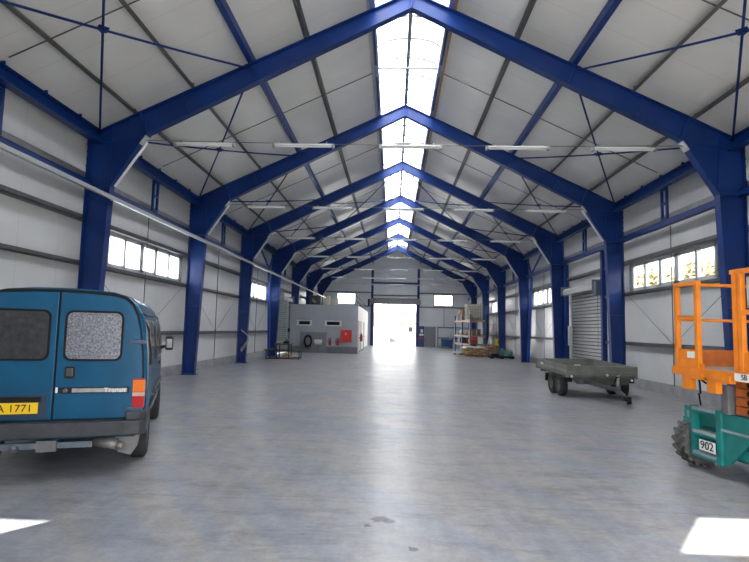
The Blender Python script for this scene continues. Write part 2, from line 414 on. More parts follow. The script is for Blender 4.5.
# ------------------------------------------------------------------ portal frames
def ibeam(mb, oa, ob, ia, ib, y=0, fw=0.2, ft=0.022, wt=0.014):
    """tapered I section in the xz plane: outer edge oa-ob, inner edge ia-ib"""
    mb.prism([oa, ob, ib, ia], 'y', y - wt / 2, y + wt / 2)
    for a, b, s in ((oa, ob, 1), (ia, ib, -1)):
        mb.bar((a[0], y, a[1]), (b[0], y, b[1]), fw, ft, up=Vector((b[0] - a[0], 0, b[1] - a[1])).cross(Vector((0, 1, 0))))
    return mb
JX, JT, JB = 5.88, None, (5.74, 5.80)
def make_frame(i):
    f = thing('steel_portal', '%s blue steel portal frame from the camera, spanning the hall' % NTH[i] if i else 'nearest large blue steel portal frame spanning the hall', 'steel frame', (0, FY[i], 0), 0, 'blue portal frames of the hall')
    for s in (-1, 1):
        col = MB(); ibeam(col, (s * 6.99, 0), (s * 6.99, 4.55), (s * 6.62, 0), (s * 6.46, 4.55))
        col.b2((s * 7.02, -0.14, 0), (s * 6.55, 0.14, 0.025))
        col.b2((s * 6.99, -0.1, 4.53), (s * 6.46, 0.1, 4.57)); col.b2((s * 6.99, -.09, 2.2), (s * 6.55, .09, 2.215))
        col.build('column', BLUE, f)
        h = MB(); P = [(6.46, 4.55), (6.99, 4.55), (6.99, top(6.99) - 0.02), (5.90, top(5.90)), (5.72, bot(5.72))]
        h.prism([(s * a, b) for a, b in P], 'y', -0.007, 0.007)
        def fl(a, b, w=0.2): h.bar((s * a[0], 0, a[1]), (s * b[0], 0, b[1]), w, 0.022, up=Vector((s * (b[0] - a[0]), 0, b[1] - a[1])).cross(Vector((0, 1, 0))))
        fl(P[0], P[4]); fl(P[1], P[2]); fl(P[2], P[3]); fl(P[3], P[4], 0.22)
        fl((6.46, 4.55), (6.55, top(6.55)), 0.06); fl((5.75, 5.70), (6.95, 5.50), 0.05)
        for k in range(7):
            z = 4.66 + k * 0.16
            h.b2((s * 7.0, -0.07, z), (s * 7.03, -0.045, z + 0.03))
            h.b2((s * 6.62, -0.02, z), (s * 6.64, 0.02, z + 0.025))
        h.build('haunch', BLUE, f)
        r = MB(); ibeam(r, (s * 5.90, top(5.90)), (0, top(0)), (s * 5.73, bot(5.73)), (0, bot(0)))
        for x in (3.45, 4.9):
            r.bar((s * (x - 0.09), 0, bot(x - .09)), (s * (x + 0.09), 0, top(x + .09)), 0.10, 0.014, up=(s * 1, 0, -SL))
        r.bar((s * 5.70, 0, bot(5.73) - 0.02), (s * 5.88, 0, top(5.90) + 0.02), 0.21, 0.02, up=(s * 1, 0, -SL))
        r.b2((s * 0.0, -0.1, bot(0) - 0.02), (s * 0.012, 0.1, top(0)))
        r.build('rafter', BLUE, f)
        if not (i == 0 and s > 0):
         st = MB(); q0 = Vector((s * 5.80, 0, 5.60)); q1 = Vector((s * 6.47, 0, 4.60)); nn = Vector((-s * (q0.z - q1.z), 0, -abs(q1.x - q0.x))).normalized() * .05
         nn.y = .055; st.bar(q0 + nn, q1 + nn, .06, .05, up=nn); st.build('haunch_glint', mat('glint_pale', (.72, .73, .74), .35), f)  # pale added strip paints the bright reflection on the haunch flange
        b = MB(); b.bar((s * 5.71, -0.03, 5.67), (s * 5.84, -0.03, 5.48), 0.20, 0.03, up=(1, 0, 0))
        b.build('end_plate', LGREY, f)
    return f
for i in range(7): make_frame(i)

# ------------------------------------------------------------------ purlins, girts, eave beams
def cee(mb, s, x, z, w=0.06, h=0.17, y0=BACK, y1=END, t=0.012):
    """Z-profile purlin lying on the roof slope"""
    n = Vector((s * SL, 0, 1)).normalized(); u = Vector((s * 1, 0, -SL)).normalized()
    c = Vector((s * x, 0, z))
    def seg(a, b):
        p, q = c + u * a[0] + n * a[1], c + u * b[0] + n * b[1]
        d = (q - p).normalized(); e = Vector((d.z, 0, -d.x)) * (t / 2)
        poly = [(p + e), (q + e), (q - e), (p - e)]
        mb.prism([(k.x, k.z) for k in poly], 'y', y0, y1)
    seg((-w, 0.006), (0.006, 0.006)); seg((0, 0), (0, h)); seg((0, h - 0.008), (w, h - 0.008))
    return mb
PX = [2.27, 3.5, 4.75, 6.0]
PN = ['the one nearest the skylight', 'in the middle', 'second up from the eave', 'lowest one near the eave']
for s in (-1, 1):
    for k, x in enumerate(PX):
        mb = MB()
        if k == 1: mb.prism([(s * (x - .05), top(x - .05) + .005), (s * (x + .05), top(x + .05) + .005), (s * (x + .05), top(x + .05) + .175), (s * (x - .05), top(x - .05) + .175)], 'y', BACK, END)
        else: cee(mb, s, x, top(x))
        for y in FY:
            mb.box((s * x, y - 0.16, top(x) + 0.06), (0.09, 0.02, 0.06))
        tag(mb.world('purlin', BLUE if k == 1 else PGREY), ('blue' if k == 1 else 'grey') + ' purlin under the %s roof slope, %s' % (side(s), PN[k]), 'purlin', 'roof purlins')
    for k, (z, nm, h) in enumerate(((1.33, 'lowest', .10), (2.88, 'under the windows', .08), (3.87, 'over the windows', .10), (4.78, 'just above the blue tie beam', .14))):
        if k == 0 or k == 1:
            d = SH_R if s > 0 else SH_L; runs = [(BACK, d[0] - .3), (d[1] + .3, END)]
        else: runs = [(BACK, END)]
        mb = MB()
        for a, b in runs:
            u = sorted((s * 7.03, s * 7.05)); mb.b2((u[0], a, z - h / 2), (u[1], b, z + h / 2))
            u = sorted((s * 7.03, s * 7.22)); mb.b2((u[0], a, z - h / 2), (u[1], b, z - h / 2 + 0.012)); mb.b2((u[0], a, z + h / 2 - 0.012), (u[1], b, z + h / 2))
        tag(mb.world('wall_girt', DGREY if k != 3 else GALV), 'grey horizontal girt along the %s wall, %s' % (side(s), nm), 'girt', 'wall girts')
    for bi, (a, b) in enumerate(BAYS):
        bn = BAYNAME[bi]
        mb = MB(); xx = s * 6.78
        a2, b2 = a + 0.02, b - 0.02
        u = sorted((xx - .1, xx + .1)); mb.b2((u[0], a2, 5.50), (u[1], b2, 5.52)); mb.b2((u[0], a2, 5.74), (u[1], b2, 5.76)); mb.b2((xx - .008, a2, 5.5), (xx + .008, b2, 5.76))
        y = a + 0.8
        while y < b - 0.3:
            mb.b2((xx - .03, y - .012, 5.76), (xx + .03, y + .012, 5.86)); y += 1.1
        tag(mb.world('eave_beam', BLUE), 'blue eave beam on the %s, %s' % (side(s), bn), 'beam', 'blue eave beams')
        mb = MB(); xx = s * 6.92
        mb.b2((xx - .05, a2 + .0, 4.50), (xx + .05, b2, 4.515)); mb.b2((xx - .05, a2, 4.645), (xx + .05, b2, 4.66)); mb.b2((xx - s * .05, a2, 4.5), (xx - s * .035, b2, 4.66))
        tag(mb.world('tie_beam', BLUE), 'blue tie beam below the %s eave, %s' % (side(s), bn), 'beam', 'blue lower tie beams')
        if bi not in (3, 7):
            m = (a + b) / 2; mb = MB(); xx = s * 6.86
            for d in (-.13, .13): mb.b2((xx - .03, m + d - .03, 4.66), (xx + .03, m + d + .03, 5.5))
            for z in (4.68, 5.08, 5.47): mb.b2((xx - .03, m - .13, z - .03), (xx + .03, m + .13, z + .03))
            tag(mb.world('battened_strut', BLUE), 'blue ladder strut under the %s eave, %s' % (side(s), bn), 'strut', 'blue battened struts')
        # rods between the purlins, half way along the bay
        m = (a + b) / 2 if bi < 7 else a + 2.5; mb = MB()
        pts = [(s * x, m, top(x) + 0.10) for x in (0.98, 6.7)]
        mb.tube(pts, 0.012, 6)
        tag(mb.world('sag_rod', DGREY), 'thin grey rod across %s purlins, %s' % (side(s), bn), 'rod', 'purlin sag rods')
        # cross bracing between eave and middle purlin
        if bi < 7:
            br = thing('roof_brace', 'blue crossed rods near the %s eave, %s' % (side(s), bn), 'bracing', (s * 5.1, m, top(5.1) - 0.1), 0, 'crossed roof braces')
            def rod(xa, ya, xb, yb, sag=0.05):
                mb = MB(); P = []
                for k in range(9):
                    t = k / 8; x = xa + (xb - xa) * t; y = ya + (yb - ya) * t
                    P.append((s * (x - 5.1), y - m, top(x) - top(5.1) - sag * 4 * t * (1 - t)))
                mb.tube(P, 0.022, 7); mb.build('rod', BLUE2, br)
            rod(3.55, a + .1, 6.75, b - .1); rod(6.75, a + .1, 3.55, b - .1)
            mb = MB(); mb.box((0, 0, 0.0), (0.16, 0.16, 0.02), Matrix.Rotation(PI / 4, 4, 'Z')); mb.box((0, 0, -.03), (0.1, 0.1, 0.05)); mb.build('gusset', BLUE2, br, (s * .05, 0, -.05))
        if bi == 3 or bi == 6:
            br = thing('roof_brace', 'blue crossed rods from the ridge, %s slope, %s' % (side(s), bn), 'bracing', (s * 1.9, m, top(1.9) - .2), 0, 'crossed roof braces')
            for xa, ya, xb, yb in ((.08, a + .1, 3.5, b - .1), (3.5, a + .1, .08, b - .1)):
                mb = MB(); P = []
                for k in range(9):
                    t = k / 8; x = xa + (xb - xa) * t; P.append((s * (x - 1.9), ya + (yb - ya) * t - m, bot(x) + .25 - top(1.9) + .2 - .12 * 4 * t * (1 - t)))
                mb.tube(P, 0.022, 7); mb.build('rod', BLUE2, br)
        # wall tie rods
        if 0 < bi < 7 and not (s > 0 and bi == 2) and not (s < 0 and bi >= 4):
            mb = MB(); X = s * 7.0
            mb.tube([(X, m, 0.31), (X, m, 4.5)], 0.014, 6)
            mb.tube([(X, m, 1.36), (X, a + .25, 2.86)], 0.006, 5); mb.tube([(X, m, 1.36), (X, b - .25, 2.86)], 0.006, 5)
            tag(mb.world('wall_tie', DGREY), 'thin grey V-shaped tie rods, %s wall, %s' % (side(s), bn), 'tie rod', 'wall tie rods')
        if bi == 3:
            mb = MB(); X = s * 6.92
            mb.bar((X, 29.08, 0.02), (X, 28.38, 4.48), .14, .12, up=(1, 0, 0))
            mb.bar((X, 28.42, 4.66), (X, 26.3, 5.5), .07, .07, up=(1, 0, 0)); mb.bar((X, 28.42, 4.66), (X, 29.2, 5.5), .07, .07, up=(1, 0, 0)); mb.bar((X, 24.2, 4.66), (X, 26.3, 5.5), .07, .07, up=(1, 0, 0))
            tag(mb.world('portal_brace', mat('brace_blue', (0.01, 0.06, 0.33), .4)), 'slanting blue brace post beside the fourth frame on the %s side' % side(s), 'bracing')

# ------------------------------------------------------------------ windows
wn = 0
WFR = mat('window_frame_white', (0.62, 0.63, 0.64), 0.4)
def side_window(s, a, b, label):
    global wn; wn += 1
    w = thing('window_%d' % wn, label, 'window', (s * WX, (a + b) / 2, WZ0), kind='structure')
    L = b - a; H = WZ1 - WZ0; t = .085
    mb = MB(); x0, x1 = sorted((-s * 0.02, s * 0.07))
    mb.b2((x0, -L / 2, 0), (x1, L / 2, t)); mb.b2((x0, -L / 2, H - t), (x1, L / 2, H))
    for k in range(6):
        y = -L / 2 + L * k / 5; ww = .11 if k in (1, 4) else .15
        y = min(max(y, -L / 2 + ww / 2), L / 2 - ww / 2); mb.b2((x0, y - ww / 2, 0), (x1, y + ww / 2, H))
    k = 2; y0 = -L / 2 + L * 2 / 5 + .05; y1 = y0 + L / 5 - .1                  # opening sash in the middle
    x2, x3 = sorted((-s * 0.035, -s * 0.02))
    mb.b2((x2, y0, .04), (x3, y1, .10)); mb.b2((x2, y0, H - .1), (x3, y1, H - .04)); mb.b2((x2, y0, .04), (x3, y0 + .06, H - .04)); mb.b2((x2, y1 - .06, .04), (x3, y1, H - .04))
    mb.build('window_frame', WFR, w)
    mb = MB(); mb.b2((s * .03, -L / 2 + .03, .03), (s * .036, L / 2 - .03, H - .03)); mb.build('pane', GLASS if s > 0 else FROST, w)
    mb = MB(); u = sorted((-s * .06, s * .0)); mb.b2((u[0], -L / 2 - .05, -.035), (u[1], L / 2 + .05, 0)); mb.build('window_sill', LGREY, w)
    for d in (-1, 1):
        mb = MB(); mb.b2((u[0] - .0, d * (L / 2 + .02) - .03, -.04), (u[1], d * (L / 2 + .02) + .03, H + .04)); mb.build('casing', GALV, w)
WN = ['between the nearest and second blue frames', 'between the third and fourth blue frames', 'between the fifth and sixth blue frames']
for s in (-1, 1):
    for k, (a, b) in enumerate(WIN if s > 0 else WIN[:2]):
        side_window(s, a, b, 'white five-pane window, %s wall, %s' % (side(s), WN[k]))
for k, (x0, x1, z0, z1) in enumerate(GW):
    wn += 1
    w = thing('window_%d' % wn, ('two-pane white window in the end gable, ' + ('above the grey office' if k == 0 else 'right of the roller door')), 'window', ((x0 + x1) / 2, END, z0), kind='structure')
    L, H = x1 - x0, z1 - z0; mb = MB()
    for z in (0, H - .06): mb.b2((-L / 2, -.03, z), (L / 2, .07, z + .06))
    for x in (-L / 2, -.045, L / 2 - .07): mb.b2((x, -.03, 0), (x + .08, .07, H))
    mb.build('window_frame', WFR if k == 0 else mat('window_frame_brown', (.45, .36, .25), .5), w)
    mb = MB(); mb.b2((-L / 2 + .03, .03, .03), (L / 2 - .03, .036, H - .03)); mb.build('pane', GLASS, w)

# ------------------------------------------------------------------ end gable steelwork and roller door
for x in (-2.32, 2.12):
    mb = MB(); ibeam(mb, (x - .1, 0), (x - .1, bot(x) - .1), (x + .1, 0), (x + .1, bot(x) - .1), y=END - .14, fw=.18)
    tag(mb.world('gable_post', BLUE), 'blue gable post standing %s of the open roller door' % ('left' if x < 0 else 'right'), 'post', 'gable posts')
mb = MB(); mb.b2((-2.2, END - .22, 5.95), (2.0, END - .06, 6.12)); tag(mb.world('gable_beam', BLUE), 'blue beam between the gable posts above the roller door', 'beam')
for z, a, b, nm in ((5.1, -7.0, -2.45, 'upper grey girt left of the posts'), (5.1, 2.25, 7.0, 'upper grey girt right of the posts'), (3.78, 2.25, 6.9, 'middle grey girt under the right window'), (3.78, -6.9, -2.45, 'middle grey girt behind the office'), (4.85, -2.2, 2.0, 'grey girt right above the roller door')):
    mb = MB(); mb.b2((a, END - .11, z - .05), (b, END + .0, z + .05)); tag(mb.world('gable_girt', DGREY), nm + ' on the end gable wall', 'girt', 'gable girts')
mb = MB()
for z in (.87, 1.87): mb.b2((4.05, END - .1, z - .05), (7.0, END, z + .05))
mb.b2((4.0, END - .1, 0.0), (4.07, END - .0, 1.95)); tag(mb.world('gable_rail', DGREY), 'grey rails on the end wall behind the blue container', 'rail')
mb = MB()
for x in (4.6,): mb.b2((x - .02, END - .06, 3.1 if x < 0 else 1.93), (x + .02, END, 3.72))
tag(mb.world('panel_joint', DGREY), 'thin grey panel joint strip on the end gable', 'strip')
d1 = thing('door_1', 'wide open roller door in the end gable with daylight outside', 'roller door', (-.1, END, 0), kind='structure')
for s in (-1, 1):
    mb = MB(); mb.b2((s * 2.1 - .09, -.1, 0), (s * 2.1 + .09, .1, 4.0)); mb.build('guide', mat('guide_grey', (.17, .18, .22), .45, .3), d1)
mb = MB(); mb.b2((-2.45, -.42, 4.0), (2.45, -.02, 4.42), .04); mb.build('roller_housing', mat('housing_brown_grey', (.23, .22, .24), .4, .3), d1)
mb = MB(); mb.tube([(-2.3, -.22, 4.48), (2.3, -.22, 4.48)], .09, 12); mb.build('roller', GALV, d1)
mb = MB(); mb.b2((-2.62, -.36, 3.8), (-2.45, -.02, 4.45)); mb.build('motor', BLKP, d1)

def shutter(n, s, hole, m, label):
    a, b, _, h = hole; L = b - a
    d = thing('door_%d' % n, label, 'roller shutter', (s * (7.16 if s > 0 else 7.05), (a + b) / 2, 0), kind='structure')
    mb = MB(); z = .02; step = .13; x = 0; gm = MB()
    prof = []
    while z < h - .02:
        prof += [(-s * .0, z), (-s * .03, z + .012), (-s * .03, z + .092), (-s * .0, z + .104)]; u = sorted((-s * .0, -s * .012)); gm.b2((u[0], -L / 2 + .03, z + .104), (u[1], L / 2 - .03, z + step)); z += step
    prof += [(s * .03, z), (s * .03, .02)]
    mb.prism(prof, 'y', -L / 2 + .02, L / 2 - .02); gm.build('slat_joint', mat('joint_dark', (.05, .05, .052), .6), mb.build('curtain', m, d))
    for q in (-1, 1):
        mb = MB(); mb.b2((-.05, q * L / 2 - .05, 0), (.05, q * L / 2 + .05, h)); mb.build('guide', LGREY, d)
        mb = MB(); mb.b2((-s * .08, q * (L / 2 + .1) - .02, h - .05), (-s * .42, q * (L / 2 + .1) + .02, h + .32)); mb.build('bracket', GALV, d)
    mb = MB(); cx = -s * .22
    mb.tube([(cx, -L / 2 - .1, h + .12), (cx, L / 2 + .1, h + .12)], .12, 16); mb.b2((cx - .12, -L / 2 - .1, h + .0), (cx + .12, L / 2 + .1, h + .12)); mb.build('roller_housing', LGREY, d)
    mb = MB(); q = -1 if s > 0 else 1
    mb.b2((cx - .15, q * (L / 2 + .12), h - .25), (cx + .12, q * (L / 2 + .34), h + .25), .03); mb.build('motor', mat('motor_blue_grey', (.10, .14, .19), .45), d)
    mb = MB(); mb.tube([(cx - .05, q * (L / 2 + .22), h - .25), (cx - .05, q * (L / 2 + .22), 1.2)], .008, 5); mb.build('chain', DGREY, d)
    return d
shutter(2, 1, SH_R, SHUT, 'closed grey roller shutter in the right wall behind the trailer')
shutter(3, -1, SH_L, SHUT2, 'closed pale green-grey roller shutter in the left wall before the office')
for s, ys in ((1, (19.0, 23.02)), (-1, (31.05, ))):
    for y in ys:
        mb = MB(); mb.b2((s * 7.02 - .08, y - .08, 0), (s * 7.02 + .08, y + .08, 4.5))
        tag(mb.world('shutter_post', BLUE), 'blue square post beside the %s roller shutter, %s' % (side(s), 'farther one' if y == 23.02 else 'nearer one'), 'post', 'shutter posts')
mb = MB(); mb.b2((6.9, 23.05 - .55 - .2 + .0, 1.1), (7.02, 22.4 + .12, 1.9), .02)
tag(mb.world('control_box', LGREY), 'small grey control box at the far edge of the right shutter', 'control box')
# right end-wall personnel door and notice board
d4 = thing('door_4', 'closed grey metal door in the end gable right of the notice board', 'door', (3.32, END, 0), kind='structure')
mb = MB(); mb.b2((-.48, -.05, .02), (.48, -.0, 1.9)); mb.build('leaf', mat('door_grey', (.22, .225, .25), .45, noise=.05), d4)
mb = MB()
for x in (-.55, .48): mb.b2((x, -.07, 0), (x + .07, 0, 1.97))
mb.b2((-.55, -.07, 1.9), (.55, 0, 1.97)); mb.build('door_frame', LGREY, d4)
mb = MB(); mb.b2((.36, -.1, .98), (.44, -.05, 1.02)); mb.build('handle', BLKP, d4)
nb = thing('notice_board', 'narrow dark blue notice board with white and red signs by the door', 'notice board', (2.46, END - .25, 0))
mb = MB(); mb.b2((-.27, -.02, 0), (.27, .02, 1.96)); mb.build('panel', mat('notice_blue', (.05, .06, .17), .5), nb)
for x, z, w, h, m in ((.03, 1.5, .24, .3, WHITE), (.0, 1.15, .4, .18, WHITE), (-.12, .8, .13, .2, RED), (.11, .8, .13, .2, RED)):
    mb = MB(); mb.b2((x - w / 2, -.03, z - h / 2), (x + w / 2, -.02, z + h / 2)); mb.build('sign', m, nb)

# ------------------------------------------------------------------ pale rail along the left columns
rl = thing('pipe_rail', 'long pale grey rail running along the blue columns on the left', 'rail', (-6.34, 26, 4.22))
mb = MB(); mb.b2((-.035, -24.5, 0), (.035, 25.4, .085), .01); mb.build('rail', CONDUIT, rl)
for y in FY:
    mb = MB(); mb.b2((-.11, y - 26 - .03, .02), (-.035, y - 26 + .03, .07)); mb.build('bracket', GALV, rl)

# ------------------------------------------------------------------ hanging batten lights
LIT = mat('batten_white', (0.68, 0.69, 0.68), 0.4)
LX = [-4.42, -2.25, 0.0, 2.28, 4.55]
LNAME = ['leftmost', 'second from the left', 'over the middle aisle', 'second from the right', 'rightmost']
light0 = None
for i in range(7):
    mb = MB(); P = [(-5.72 + 11.44 * k / 20, FY[i] - .12, 5.56 - .05 * math.sin(PI * k / 20)) for k in range(21)]
    mb.tube(P, .008, 5)
    tag(mb.world('light_cable', DGREY), 'thin cable strung across the hall carrying lights at the %s frame' % NTH[i], 'cable', 'light cables')
    for k, x in enumerate(LX):
        lab = 'unlit white batten light hung at the %s frame, %s' % (NTH[i], LNAME[k])
        if light0 is None:
            light0 = thing('batten_light', lab, 'light', (x, FY[i] - .12, 5.42), 0, 'hanging batten lights')
            mb = MB(); mb.b2((-.64, -.045, .052), (.64, .045, .09), .006); mb.build('housing', LIT, light0)
            mb = MB(); mb.tube([(-.60, 0, .038), (.60, 0, .038)], .02, 10); mb.build('tube', WHITE, light0)
            for d in (-1, 1):
                mb = MB(); mb.b2((d * .64 - .025, -.045, .015), (d * .64 + .025, .045, .09)); mb.build('end_cap', GALV, light0)
                mb = MB(); mb.b2((d * .5 - .012, -.01, .09), (d * .5 + .012, .01, .145)); mb.build('hook', GALV, light0)
        else: dup(light0, (x + random.uniform(-.06, .06), FY[i] - .12, 5.42), random.uniform(-.02, .02), lab)

#PART2
# ------------------------------------------------------------------ blue van
VAN = mat('van_blue_paint', (0.008, 0.080, 0.165), 0.2, noise=0.18, nscale=3.0, spec=.35)
VANW = mat('van_worn_blue', (0.05, 0.14, 0.22), 0.45, noise=0.3, nscale=8)
BUMP = mat('bumper_grey_plastic', (0.034, 0.038, 0.045), 0.6, noise=0.25, nscale=10)
DGLASS = mat('dark_van_glass', (0.006, 0.007, 0.008), 0.12, spec=0.4)
VS = math.radians(21)
van = thing('van', 'old blue delivery van parked at the left, seen from its rear doors', 'van', (-3.745, 5.52, 0), VS)
PROF = [(.80, .40), (.86, .46), (.875, .58), (.885, .75), (.885, 1.0), (.872, 1.25), (.84, 1.52), (.80, 1.68), (.745, 1.80), (.66, 1.885), (.5, 1.93), (.25, 1.952), (0, 1.958)]
def van_sec(y, zs=1.0, ws=1.0, ztop=None, ins=0.0):
    P = []
    for x, z in PROF:
        z2 = z
        if ztop is not None and z > .9: z2 = .9 + (z - .9) * (ztop - .9) / (1.958 - .9)
        P.append((x * ws - (ins if x > 0 else 0), z2 - (ins if z > 1.5 else 0)))
    R = [(x, y, z) for x, z in P]; Lf = [(-x, y, z) for x, z in reversed(P[:-1])]
    return R + Lf
mb = MB()
mb.loft([van_sec(0.0, ins=.035), van_sec(.02, ins=.012), van_sec(.06), van_sec(.5), van_sec(1.5), van_sec(2.4), van_sec(3.0), van_sec(3.25, ztop=1.93, ws=.995), van_sec(3.45, ztop=1.83, ws=.985), van_sec(3.8, ztop=1.52, ws=.975), van_sec(4.05, ztop=1.2, ws=.96), van_sec(4.45, ztop=1.05, ws=.93), van_sec(4.6, ztop=.95, ws=.86)])
body = mb.build('body', VAN, van)
cuts = []
for y in (.86, 3.62):
    c = MB(); c.tube([(-1.2, y, .34), (1.2, y, .34)], .39, 28); cuts.append(c.build('cutter', VAN, None)); cuts[-1].parent = van
bpy.context.view_layer.update()
boolean_cut(body, cuts)
mb = MB(); mb.b2((-.70, .1, .42), (.70, 4.4, .75)); mb.build('underbody', BLACK, van)
RUBBER = BLACK
def van_wheel(x, y):
    mb = MB(); M = Matrix.Translation((x, y, .31)) @ Matrix.Rotation(PI / 2, 4, 'Y')
    mb.lathe([(.17, -.09), (.20, -.095), (.27, -.095), (.305, -.075), (.31, -.03), (.31, .03), (.305, .075), (.27, .095), (.20, .095), (.17, .09)], M, 28)
    w = mb.build('wheel', mat('van_tyre', (.03, .03, .032), .8, noise=.3), van)
    mb = MB(); mb.lathe([(0, -.05), (.05, -.05), (.06, -.04), (.14, -.05), (.17, -.085), (.19, -.085), (.19, .085), (.17, .085), (.14, .05), (0, .05)], M, 24); mb.build('hubcap', DGREY, w)
for x in (-.78, .78):
    for y in (.86, 3.62): van_wheel(x, y)
# rear doors
def door_poly(s, ins):
    P = [(s * .008, .60), (s * (.80 - ins), .60), (s * (.835 - ins), .76), (s * (.835 - ins), 1.0), (s * (.82 - ins), 1.25), (s * (.785 - ins), 1.52), (s * (.745 - ins), 1.68), (s * (.69 - ins), 1.79), (s * (.62 - ins), 1.855), (s * .5, 1.885), (s * .25, 1.90), (s * .008, 1.905)]
    return P
mb = MB()
for s in (-1, 1): mb.prism([(x * (1.018 if abs(x) > .1 else -.2), z * (1.017 if z > 1.6 else 1.0 if z > 1 else .98)) for x, z in door_poly(s, -.002)], 'y', -.006, .02)
mb.build('door_seal', RUBBER, van)
for s in (-1, 1):
    mb = MB(); P = door_poly(s, 0.0)
    a = [(x, z) for x, z in P if z <= .95] ; 
    mb.prism(P, 'y', -.028, -.002)
    # pressed crease below the trim and rim above the window
    d = mb.build('rear_door', VAN, van)
    md = d.modifiers.new('soft', 'BEVEL'); md.width = .008; md.segments = 2; md.limit_method = 'ANGLE'
    x0, x1 = sorted((s * .085, s * .60))
    mb = MB(); o = rrect(x0 - .022, x1 + .022, 1.195, 1.722, .075); i = rrect(x0, x1, 1.217, 1.70, .06)
    A = [mb.bm.verts.new((x, -.036, z)) for x, z in o]; B = [mb.bm.verts.new((x, -.036, z)) for x, z in i]; C = [mb.bm.verts.new((x, -.028, z)) for x, z in o]; D_ = [mb.bm.verts.new((x, -.030, z)) for x, z in i]
    n = len(o)
    for k in range(n):
        q = (k + 1) % n; mb.face((A[k], A[q], B[q], B[k])); mb.face((A[k], C[k], C[q], A[q])); mb.face((B[k], B[q], D_[q], D_[k]))
    mb.build('window_seal', RUBBER, d)
    mb = MB(); mb.prism(i, 'y', -.033, -.029)
    if s > 0:
        m, nt_, bs = new_mat('silver_window_lining'); tcn = nt_.nodes.new('ShaderNodeTexCoord')
        vo = nt_.nodes.new('ShaderNodeTexNoise'); vo.inputs['Scale'].default_value = 55; vo.inputs['Detail'].default_value = 6; nt_.links.new(tcn.outputs['Object'], vo.inputs['Vector'])
        rr = nt_.nodes.new('ShaderNodeValToRGB'); rr.color_ramp.elements[0].position = .32; rr.color_ramp.elements[0].color = (.07, .075, .09, 1); rr.color_ramp.elements[1].position = .66; rr.color_ramp.elements[1].color = (.27, .28, .32, 1)
        nt_.links.new(vo.outputs['Fac'], rr.inputs[0]); nt_.links.new(rr.outputs[0], bs.inputs['Base Color']); bs.inputs['Roughness'].default_value = .3; bs.inputs['Metallic'].default_value = .35; bs.inputs['Coat Weight'].default_value = .3
        bp = nt_.nodes.new('ShaderNodeBump'); bp.inputs['Strength'].default_value = .5; nt_.links.new(vo.outputs['Fac'], bp.inputs['Height']); nt_.links.new(bp.outputs[0], bs.inputs['Normal'])
        g = mb.build('window_glass', m, d); g['label'] = 'crinkled silver lining behind glass'
    else:
        g = mb.build('window_glass', mat('dark_lined_glass', (.025, .026, .03), .3, noise=.5, nscale=18, coat=.3), d)
    mb = MB()
    hx = s * .70
    for z in (1.40, .685): mb.b2((s * .69, -.05, z - .022), (s * .85, -.015, z + .022), .006)
    mb.build('hinge', mat('hinge_blue', (.012, .05, .11), .4), d)
    if s > 0:
        mb = MB(); mb.prism(rrect(.09, .185, 1.015, 1.14, .02), 'y', -.034, -.026); h = mb.build('handle', BLKP, d)
        mb = MB(); mb.b2((.105, -.05, 1.04), (.168, -.034, 1.12), .006); mb.build('handle_grip', mat('grip_grey', (.05, .05, .055), .3), h)
        mb = MB(); mb.prism(rrect(.05, .71, .862, .925, .008), 'y', -.038, -.026); t = mb.build('trim_strip', BLKP, d)
        mb = MB(); mb.b2((.17, -.042, .874), (.69, -.037, .914)); mb.build('strip_inlay', mat('strip_grey', (.33, .34, .35), .4, .4, noise=.2, nscale=20), t)
        text_part('lettering', 'Transit', .066, WHITE, t, facing((.575, -.043, .892), (1, 0, 0)), sx=1.15)
        mb = MB(); mb.lathe([(0, 0), (.022, 0), (.022, .012), (.012, .014), (0, .012)], Matrix.Translation((.11, -.038, .893)) @ Matrix.Rotation(PI / 2, 4, 'X'), 16); mb.build('lock', DGREY, t)
        mb = MB(); mb.b2((.018, -.034, .87), (.038, -.026, .925)); mb.build('latch_mark', WHITE, d)
    else:
        mb = MB(); mb.prism(rrect(-.74, -.05, .62, .845, .03), 'y', -.030, -.0285); mb.build('plate_recess', mat('recess_blue', (.010, .03, .06), .45), d)
        mb = MB(); mb.b2((-.72, -.05, .785), (-.10, -.029, .835), .006); mb.build('plate_lamp_bar', BLKP, d)
        mb = MB(); mb.b2((-.645, -.048, .668), (-.125, -.036, .778), .003); p = mb.build('number_plate', mat('plate_yellow', (.85, .55, .005), .4), d)
        text_part('lettering', 'SKA 1771', .105, BLKP, p, facing((-.387, -.0485, .72), (1, 0, 0)), sx=1.02)
        mb = MB(); mb.prism(rrect(-.78, -.02, .862, .868, .002), 'y', -.031, -.028); mb.build('crease', mat('crease_blue', (.008, .035, .08), .4), d)
# corner posts with tail lamps
for s in (-1, 1):
    x0, x1 = sorted((s * .745, s * .865))
    mb = MB(); mb.b2((x0, -.032, .70), (x1, .10, 1.01), .012); l = mb.build('tail_lamp', mat('lamp_red', (.42, .008, .008), .3, spec=.25), van)
    mb = MB(); mb.b2((x0 - .001, -.037, .87), (x1 + .001, .09, .995), .006); mb.build('amber_lens', mat('lamp_amber', (.72, .16, .01), .3, spec=.25), l)
    mb = MB(); mb.b2((x0 - .002, -.038, .825), (x1 + .002, .085, .865), .006); mb.build('clear_lens', mat('lamp_clear', (.5, .34, .32), .3, spec=.25), l)
